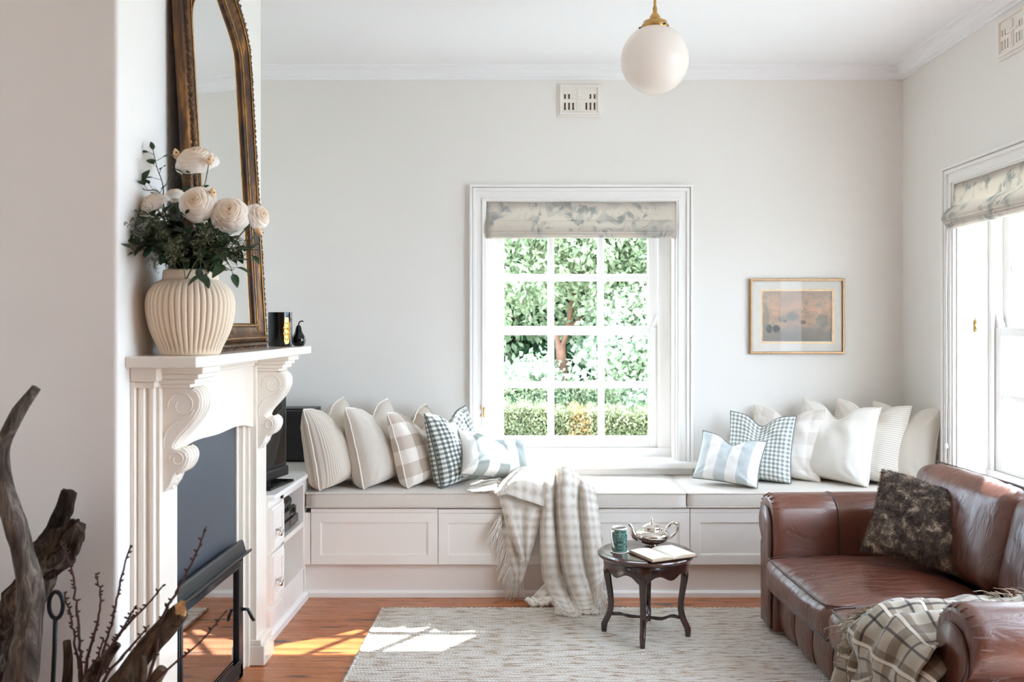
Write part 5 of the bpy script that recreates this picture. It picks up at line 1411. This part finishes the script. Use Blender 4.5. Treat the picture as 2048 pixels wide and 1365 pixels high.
# plaid throw on the near seat
pt_ = thing('plaid_throw', 'brown and grey plaid fringed throw bunched on the near sofa seat by the arm', 'blanket', P(1830, 1300, 3.0))
SM = Matrix.Translation((SR[0], SR[1], 0)) @ Matrix.Rotation(R(3.4), 4, 'Z')
def SP(x, y, z): return tuple(SM @ Vector((x, y, z)))
ys_ = [.655, .60, .55, .49, .43, .37, .31, .26, .205]
yh = lambda y: y-.15*((.655-y)/.45)**2
zig = [0, .04, .0, .05, .005, .045, .0, .045, .01]
rows = [
 [SP(.50, y+.03, .452+z*.8) for y, z in zip(ys_, zig)],
 [SP(.36, y+.0, .462+z) for y, z in zip(ys_, zig)],
 [SP(.20, y-.01, .464+z) for y, z in zip(ys_, zig[::-1])],
 [SP(.08, y-.0, .458+z) for y, z in zip(ys_, zig)],
 [SP(-.055-z*.5, yh(y)+.015, .430+z*.4) for y, z in zip(ys_, zig)],
 [SP(-.09-z, yh(y)+.02, .36) for y, z in zip(ys_, zig)],
 [SP(-.095-z*1.3, yh(y)+.02, .25) for y, z in zip(ys_, zig)],
 [SP(-.085-z*1.5, yh(y)+.025, .13) for y, z in zip(ys_, zig)],
 [SP(-.08-z*1.5, yh(y)+.03, .05) for y, z in zip(ys_, zig)]]
gp = sheet(rows, 110, 90, .024, 12, 3)
obj('cloth', gp, M_plaid, pt_, smooth=True, solid=.006)
zz = [.0, .02, .05, .03, .06, .02, .03]
yy = [.60, .53, .46, .39, .31, .22, .12]
over = [[SP(.42+.05*math.sin(k), max(.21, y), .50+z) for k, (y, z) in enumerate(zip(yy, zz))],
 [SP(.26, max(.21, y), .505+z) for y, z in zip(yy, zz)],
 [SP(.10, max(.21, y-.01), .50+z) for y, z in zip(yy, zz)],
 [SP(-.04-z*.5, y-.02, .485+z) for y, z in zip(yy, zz)],
 [SP(-.115-z*.6, y-.03, .43) for y, z in zip(yy, zz)],
 [SP(-.108-z*.8, y-.03, .30-.04*math.sin(k*1.3)) for k, (y, z) in enumerate(zip(yy, zz))]]
obj('folded_corner', sheet(over, 70, 70, .026, 13, 8), M_plaid, pt_, smooth=True, solid=.006)
g = G(); rr = random.Random(12)
strands(g, catmull([r_[0] for r_ in rows[:5]], 40), [(-.1, .9, .1)]*40, .06, .0022, rr, 2, .03)
strands(g, catmull(over[0], 40), [(-.7, .2, .5)]*40, .075, .0024, rr, 2, .04)
strands(g, catmull(over[-1], 44), [(-.15, -.2, -1)]*44, .075, .0024, rr, 2, .02)
strands(g, catmull([r_[0] for r_ in over], 30), [(-.3, .9, -.2)]*30, .07, .0022, rr, 2, .03)
strands(g, catmull(rows[5], 20), [(-.3, -.3, -.8)]*20, .06, .0022, rr, 1, .02)
obj('fringe', g, M_plaidf, pt_, smooth=True)['kind'] = 'stuff'
# ================================================================ garden
GZ = -.35
def mk_ground():
    m = N('garden_ground'); v = m.co(); n1 = m.noise(v, 1.2, 5)
    m.bs(Base_Color=m.ramp(n1, [(.35, rgb(128, 134, 122)), (.65, rgb(160, 162, 154))]), Roughness=1.); return m.m
struct('ground', G().box(-14, 22, -12, 30, GZ-.2, GZ), mk_ground())
def gl(name, a, b, tr=.4):
    m = N(name); v = m.co(); n1 = m.noise(v, 1.6, 3); n2 = m.noise(v, 24, 2)
    k = m.math('ADD', m.math('MULTIPLY', n1, .5), m.math('MULTIPLY', n2, .5)); c = m.ramp(k, [(.35, a), (.62, b)])
    m.bs(Base_Color=c, Roughness=.42)
    t = m.n('BsdfTranslucent', i_Color=c); mx = m.n('MixShader', i_0=tr, i_1=m.b.outputs[0], i_2=t.outputs[0])
    m.t.links.new(mx.outputs[0], m.out.inputs[0]); return m.m
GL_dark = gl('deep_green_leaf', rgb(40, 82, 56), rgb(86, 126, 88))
GL_mid = gl('garden_leaf', rgb(114, 138, 106), rgb(190, 198, 164))
GL_pale = gl('pale_garden_leaf', rgb(156, 182, 154), rgb(224, 230, 208))
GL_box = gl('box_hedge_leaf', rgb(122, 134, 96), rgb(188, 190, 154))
GL_rust = gl('rusty_hedge_leaf', rgb(196, 152, 100), rgb(216, 186, 140))
M_trunk = simple('smooth_red_bark', rgb(134, 96, 80), .8, nsc=8, var=.35, nz=3, bst=.4)
M_trunkd = simple('dark_bark_garden', rgb(70, 54, 46), .9, nsc=8, var=.35)
def leaves(cents, radii, n, L, seed, up=.4, W=.5, shell=.55):
    r = np.random.default_rng(seed); cents = np.array(cents, float); radii = np.array(radii, float)
    wt = radii.prod(axis=1)**(2/3); k = r.choice(len(cents), n, p=wt/wt.sum())
    d = r.normal(size=(n, 3)); d /= np.linalg.norm(d, axis=1, keepdims=True)
    rad = shell+(1-shell)*r.random(n)**.5; rad *= 1+.12*r.normal(size=n)
    p = cents[k]+d*radii[k]*rad[:, None]
    a = d*.6+r.normal(size=(n, 3))*.7+np.array([0, 0, -.25]); a /= np.linalg.norm(a, axis=1, keepdims=True)
    b = np.cross(a, r.normal(size=(n, 3))+np.array([0, 0, up])); b /= np.linalg.norm(b, axis=1, keepdims=True)
    l = L*(.6+.8*r.random(n))[:, None]; c = np.cross(a, b)
    v = np.stack([p, p+a*l*.45+b*l*W*.5+c*l*.06, p+a*l, p+a*l*.45-b*l*W*.5+c*l*.06], axis=1).reshape(-1, 3)
    f = (np.arange(n)[:, None]*4+np.arange(4)[None]).astype(int)
    return v, f
def blobs(c, r, n, br, seed, flat=1.):
    rr = np.random.default_rng(seed); d = rr.normal(size=(n, 3)); d /= np.linalg.norm(d, axis=1, keepdims=True)
    p = np.array(c)+d*np.array(r)*(rr.random((n, 1))**.4); s = br*(.6+.8*rr.random((n, 1)))*np.array([[1, 1, flat]])
    return p, s
def tree(name, label, c, r, nb, br, nl, L, mat, trunk, seed, tm=None, W=.5, cat='tree', group=None):
    t = thing(name, label, cat, (trunk[0][0][0], trunk[0][0][1], GZ), group=group)
    p, s = blobs(c, r, nb, br, seed); o = obj('foliage', leaves(p, s, nl, L, seed, W=W), mat, t); o['kind'] = 'stuff'
    g = G()
    for path, r0, r1 in [(q[:-2], q[-2], q[-1]) for q in trunk]:
        cp = catmull(path, 16); g.tube(cp, [r0+(r1-r0)*i/15 for i in range(16)], 10, jit=.12, seed=seed)
    obj('trunk', g, tm or M_trunk, t, smooth=True)
def PX(px, Y): return X_(px, Y)
b0 = PX(1125, 9.0)
tree('crepe_myrtle', 'garden tree with smooth reddish forked trunk seen through the middle panes', (b0+.1, 8.95, 2.45), (1.5, .75, 1.1), 84, .31, 42000, .062, GL_mid,
     [[(b0, 9.0, GZ), (b0+.02, 9.0, .5), (b0-.02, 9.0, 1.25), .055, .05], [(b0-.02, 9.0, 1.2), (b0+.06, 9.05, 1.45), (b0+.25, 9.4, 2.6), .035, .012], [(b0-.02, 9.0, 1.2), (b0-.1, 9.05, 1.5), (b0-.3, 9.4, 2.6), .03, .01], [(b0+.04, 9.02, 1.4), (b0+.35, 9.2, 1.7), (b0+.8, 9.4, 2.7), .022, .01]], 11)
b1 = PX(1045, 11.)
tree('evergreen_shrub', 'dark glossy evergreen shrub behind the left panes', (b1, 11.2, 1.6), (1.3, .8, 1.9), 60, .4, 14000, .12, GL_dark, [[(b1, 11.2, GZ), (b1, 11.2, 1.), (b1+.1, 11.2, 2.5), .08, .03]], 12, M_trunkd, .6, 'shrub')
b2 = PX(1275, 10.5)
tree('evergreen_shrub', 'dark leaved tree behind the upper right panes', (b2+.4, 11.6, 2.4), (1.5, .8, 2.3), 70, .42, 15000, .13, GL_dark, [[(b2+.4, 11.6, GZ), (b2+.4, 11.6, 1.), (b2+.5, 11.6, 3.), .09, .03]], 13, M_trunkd, .6, 'tree')
b3 = PX(1265, 8.6)
tree('pale_shrub', 'pale green leafy shrub in bright sun behind the lower right panes', (b3+.05, 8.8, .9), (.66, .5, .8), 34, .24, 14000, .058, GL_pale, [[(b3, 8.8, GZ), (b3+.05, 8.8, .4), (b3, 8.8, 1.2), .03, .012]], 14, M_trunkd, .75, 'shrub')
b4 = PX(1050, 8.8)
tree('pale_shrub', 'low pale green bush at the left foot of the red trunked tree', (b4-.05, 9.0, .68), (.42, .4, .40), 20, .2, 7000, .056, GL_pale, [[(b4, 9.0, GZ), (b4, 9.0, .2), (b4+.05, 9.0, .8), .025, .01]], 15, M_trunkd, .75, 'shrub')
b5 = PX(1130, 12.5)
tree('background_tree', 'dense green tree filling the gap furthest behind the red trunk', (b5, 13., 2.0), (2.2, .8, 2.6), 90, .5, 17000, .13, GL_mid, [[(b5, 13, GZ), (b5, 13, 1.), (b5, 13, 3.), .1, .05]], 16, M_trunkd, .6)
b6 = PX(960, 10.)
tree('background_tree', 'leafy tree at the far left beyond the window edge', (b6-.3, 10.5, 2.4), (1.3, .8, 2.2), 50, .42, 11000, .1, GL_mid, [[(b6-.3, 10.5, GZ), (b6-.3, 10.5, 1.), (b6-.3, 10.5, 3.), .08, .04]], 17, M_trunkd, .6)
b7 = PX(1400, 10.)
tree('background_tree', 'leafy tree at the far right beyond the window edge', (b7+.3, 10.0, 2.2), (1.2, .8, 2.1), 50, .42, 11000, .1, GL_pale, [[(b7+.3, 10., GZ), (b7+.3, 10., 1.), (b7+.3, 10., 3.), .08, .04]], 18, M_trunkd, .6)
def hedge(label, x0, x1, y0, y1, top, n, seed, mat=GL_box, L=.03, rust=None):
    t = thing('box_hedge', label, 'hedge', ((x0+x1)/2, (y0+y1)/2, GZ)); r = np.random.default_rng(seed)
    cx, cy = (x0+x1)/2, (y0+y1)/2; hx, hy = (x1-x0)/2, (y1-y0)/2; hz = (top-GZ)/2; cz = (top+GZ)/2
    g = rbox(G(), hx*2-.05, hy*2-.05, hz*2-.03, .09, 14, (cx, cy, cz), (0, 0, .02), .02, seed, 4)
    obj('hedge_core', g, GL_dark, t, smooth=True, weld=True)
    face = r.random(n); p = np.empty((n, 3)); u = r.uniform(-1, 1, n); v = r.uniform(-1, 1, n)
    fr = face < .6; tp_ = (face >= .6) & (face < .88); sd = face >= .88
    rnd = lambda a: (1-np.abs(a)**6)*.05
    p[fr] = np.stack([cx+u[fr]*hx, cy-hy-rnd(v[fr])+.05, cz+v[fr]*hz], 1)
    p[tp_] = np.stack([cx+u[tp_]*hx, cy+v[tp_]*hy, cz+hz+rnd(u[tp_])-.05+.02*np.sin(u[tp_]*9+seed)], 1)
    p[sd] = np.stack([cx+np.sign(u[sd])*hx, cy+v[sd]*hy, cz+r.uniform(-1, 1, sd.sum())*hz], 1)
    p += r.normal(size=(n, 3))*.016
    a = r.normal(size=(n, 3))+np.array([0, -.5, .9]); a /= np.linalg.norm(a, axis=1, keepdims=True)
    b = np.cross(a, r.normal(size=(n, 3))); b /= np.linalg.norm(b, axis=1, keepdims=True); l = L*(.6+.8*r.random(n))[:, None]
    V = np.stack([p, p+a*l*.5+b*l*.28, p+a*l, p+a*l*.5-b*l*.28], axis=1)
    if rust:
        k = (np.abs(p[:, 0]-rust[0]) < rust[1]*(.6+.6*r.random(n))) & (r.random(n) < .5)
        f1 = np.arange((~k).sum()*4).reshape(-1, 4); o = obj('leaves', (V[~k].reshape(-1, 3), f1), mat, t); o['kind'] = 'stuff'
        f2 = np.arange(k.sum()*4).reshape(-1, 4); o = obj('browned_leaves', (V[k].reshape(-1, 3), f2), GL_rust, t, label='patch of orange-brown dying leaves'); o['kind'] = 'stuff'
    else:
        o = obj('leaves', (V.reshape(-1, 3), np.arange(n*4).reshape(-1, 4)), mat, t); o['kind'] = 'stuff'
hy0 = 7.6
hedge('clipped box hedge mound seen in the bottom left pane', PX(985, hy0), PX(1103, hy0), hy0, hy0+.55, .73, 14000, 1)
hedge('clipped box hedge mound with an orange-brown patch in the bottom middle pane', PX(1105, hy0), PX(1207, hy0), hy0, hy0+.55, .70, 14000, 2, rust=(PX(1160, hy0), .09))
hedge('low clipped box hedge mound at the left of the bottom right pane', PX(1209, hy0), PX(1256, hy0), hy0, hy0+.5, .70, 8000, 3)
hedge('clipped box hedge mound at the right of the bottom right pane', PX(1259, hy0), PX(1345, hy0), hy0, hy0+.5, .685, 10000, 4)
hedge('taller loose hedge behind the clipped mounds', PX(960, 8.2), PX(1235, 8.2), 8.25, 8.6, .86, 16000, 5, GL_mid, .04)

# ================================================================ light, world, camera
w = bpy.data.worlds.new('World'); sc.world = w; w.use_nodes = True; nt = w.node_tree
bg = nt.nodes['Background']; bg.inputs['Color'].default_value = (.665, .81, .985, 1); bg.inputs['Strength'].default_value = WORLD
sl = bpy.data.lights.new('sun', 'SUN'); sl.energy = SUN; sl.angle = R(.6); sl.color = (.93, .97, 1.)
so = bpy.data.objects.new('sun', sl); COL.objects.link(so); so.location = (6, 12, 12)
so.rotation_euler = Vector((-.562, -.827, -SUNT)).to_track_quat('-Z', 'Y').to_euler()
cam = bpy.data.cameras.new('camera'); co = bpy.data.objects.new('camera', cam); COL.objects.link(co)
co.location = (0, 0, EYE); co.rotation_euler = (math.pi/2, 0, 0)
cam.sensor_width = 36; cam.lens = F/2048*36; cam.shift_x = -(VX-1024)/2048; cam.shift_y = -(682.5-VY)/2048
cam.clip_start = .05; cam.clip_end = 200
cam.dof.use_dof = True; cam.dof.focus_distance = 4.6; cam.dof.aperture_fstop = 4.5
sc.camera = co
sc.view_settings.view_transform = 'Standard'; sc.view_settings.look = 'None'; sc.view_settings.gamma = 1; sc.view_settings.exposure = EXPO
sc.view_settings.use_curve_mapping = False
sc.render.engine = 'CYCLES'
cy = sc.cycles; cy.max_bounces = 14; cy.diffuse_bounces = 8; cy.glossy_bounces = 6; cy.transparent_max_bounces = 24; cy.transmission_bounces = 6
cy.use_denoising = True; cy.sample_clamp_indirect = 8; cy.caustics_reflective = False; cy.caustics_refractive = False
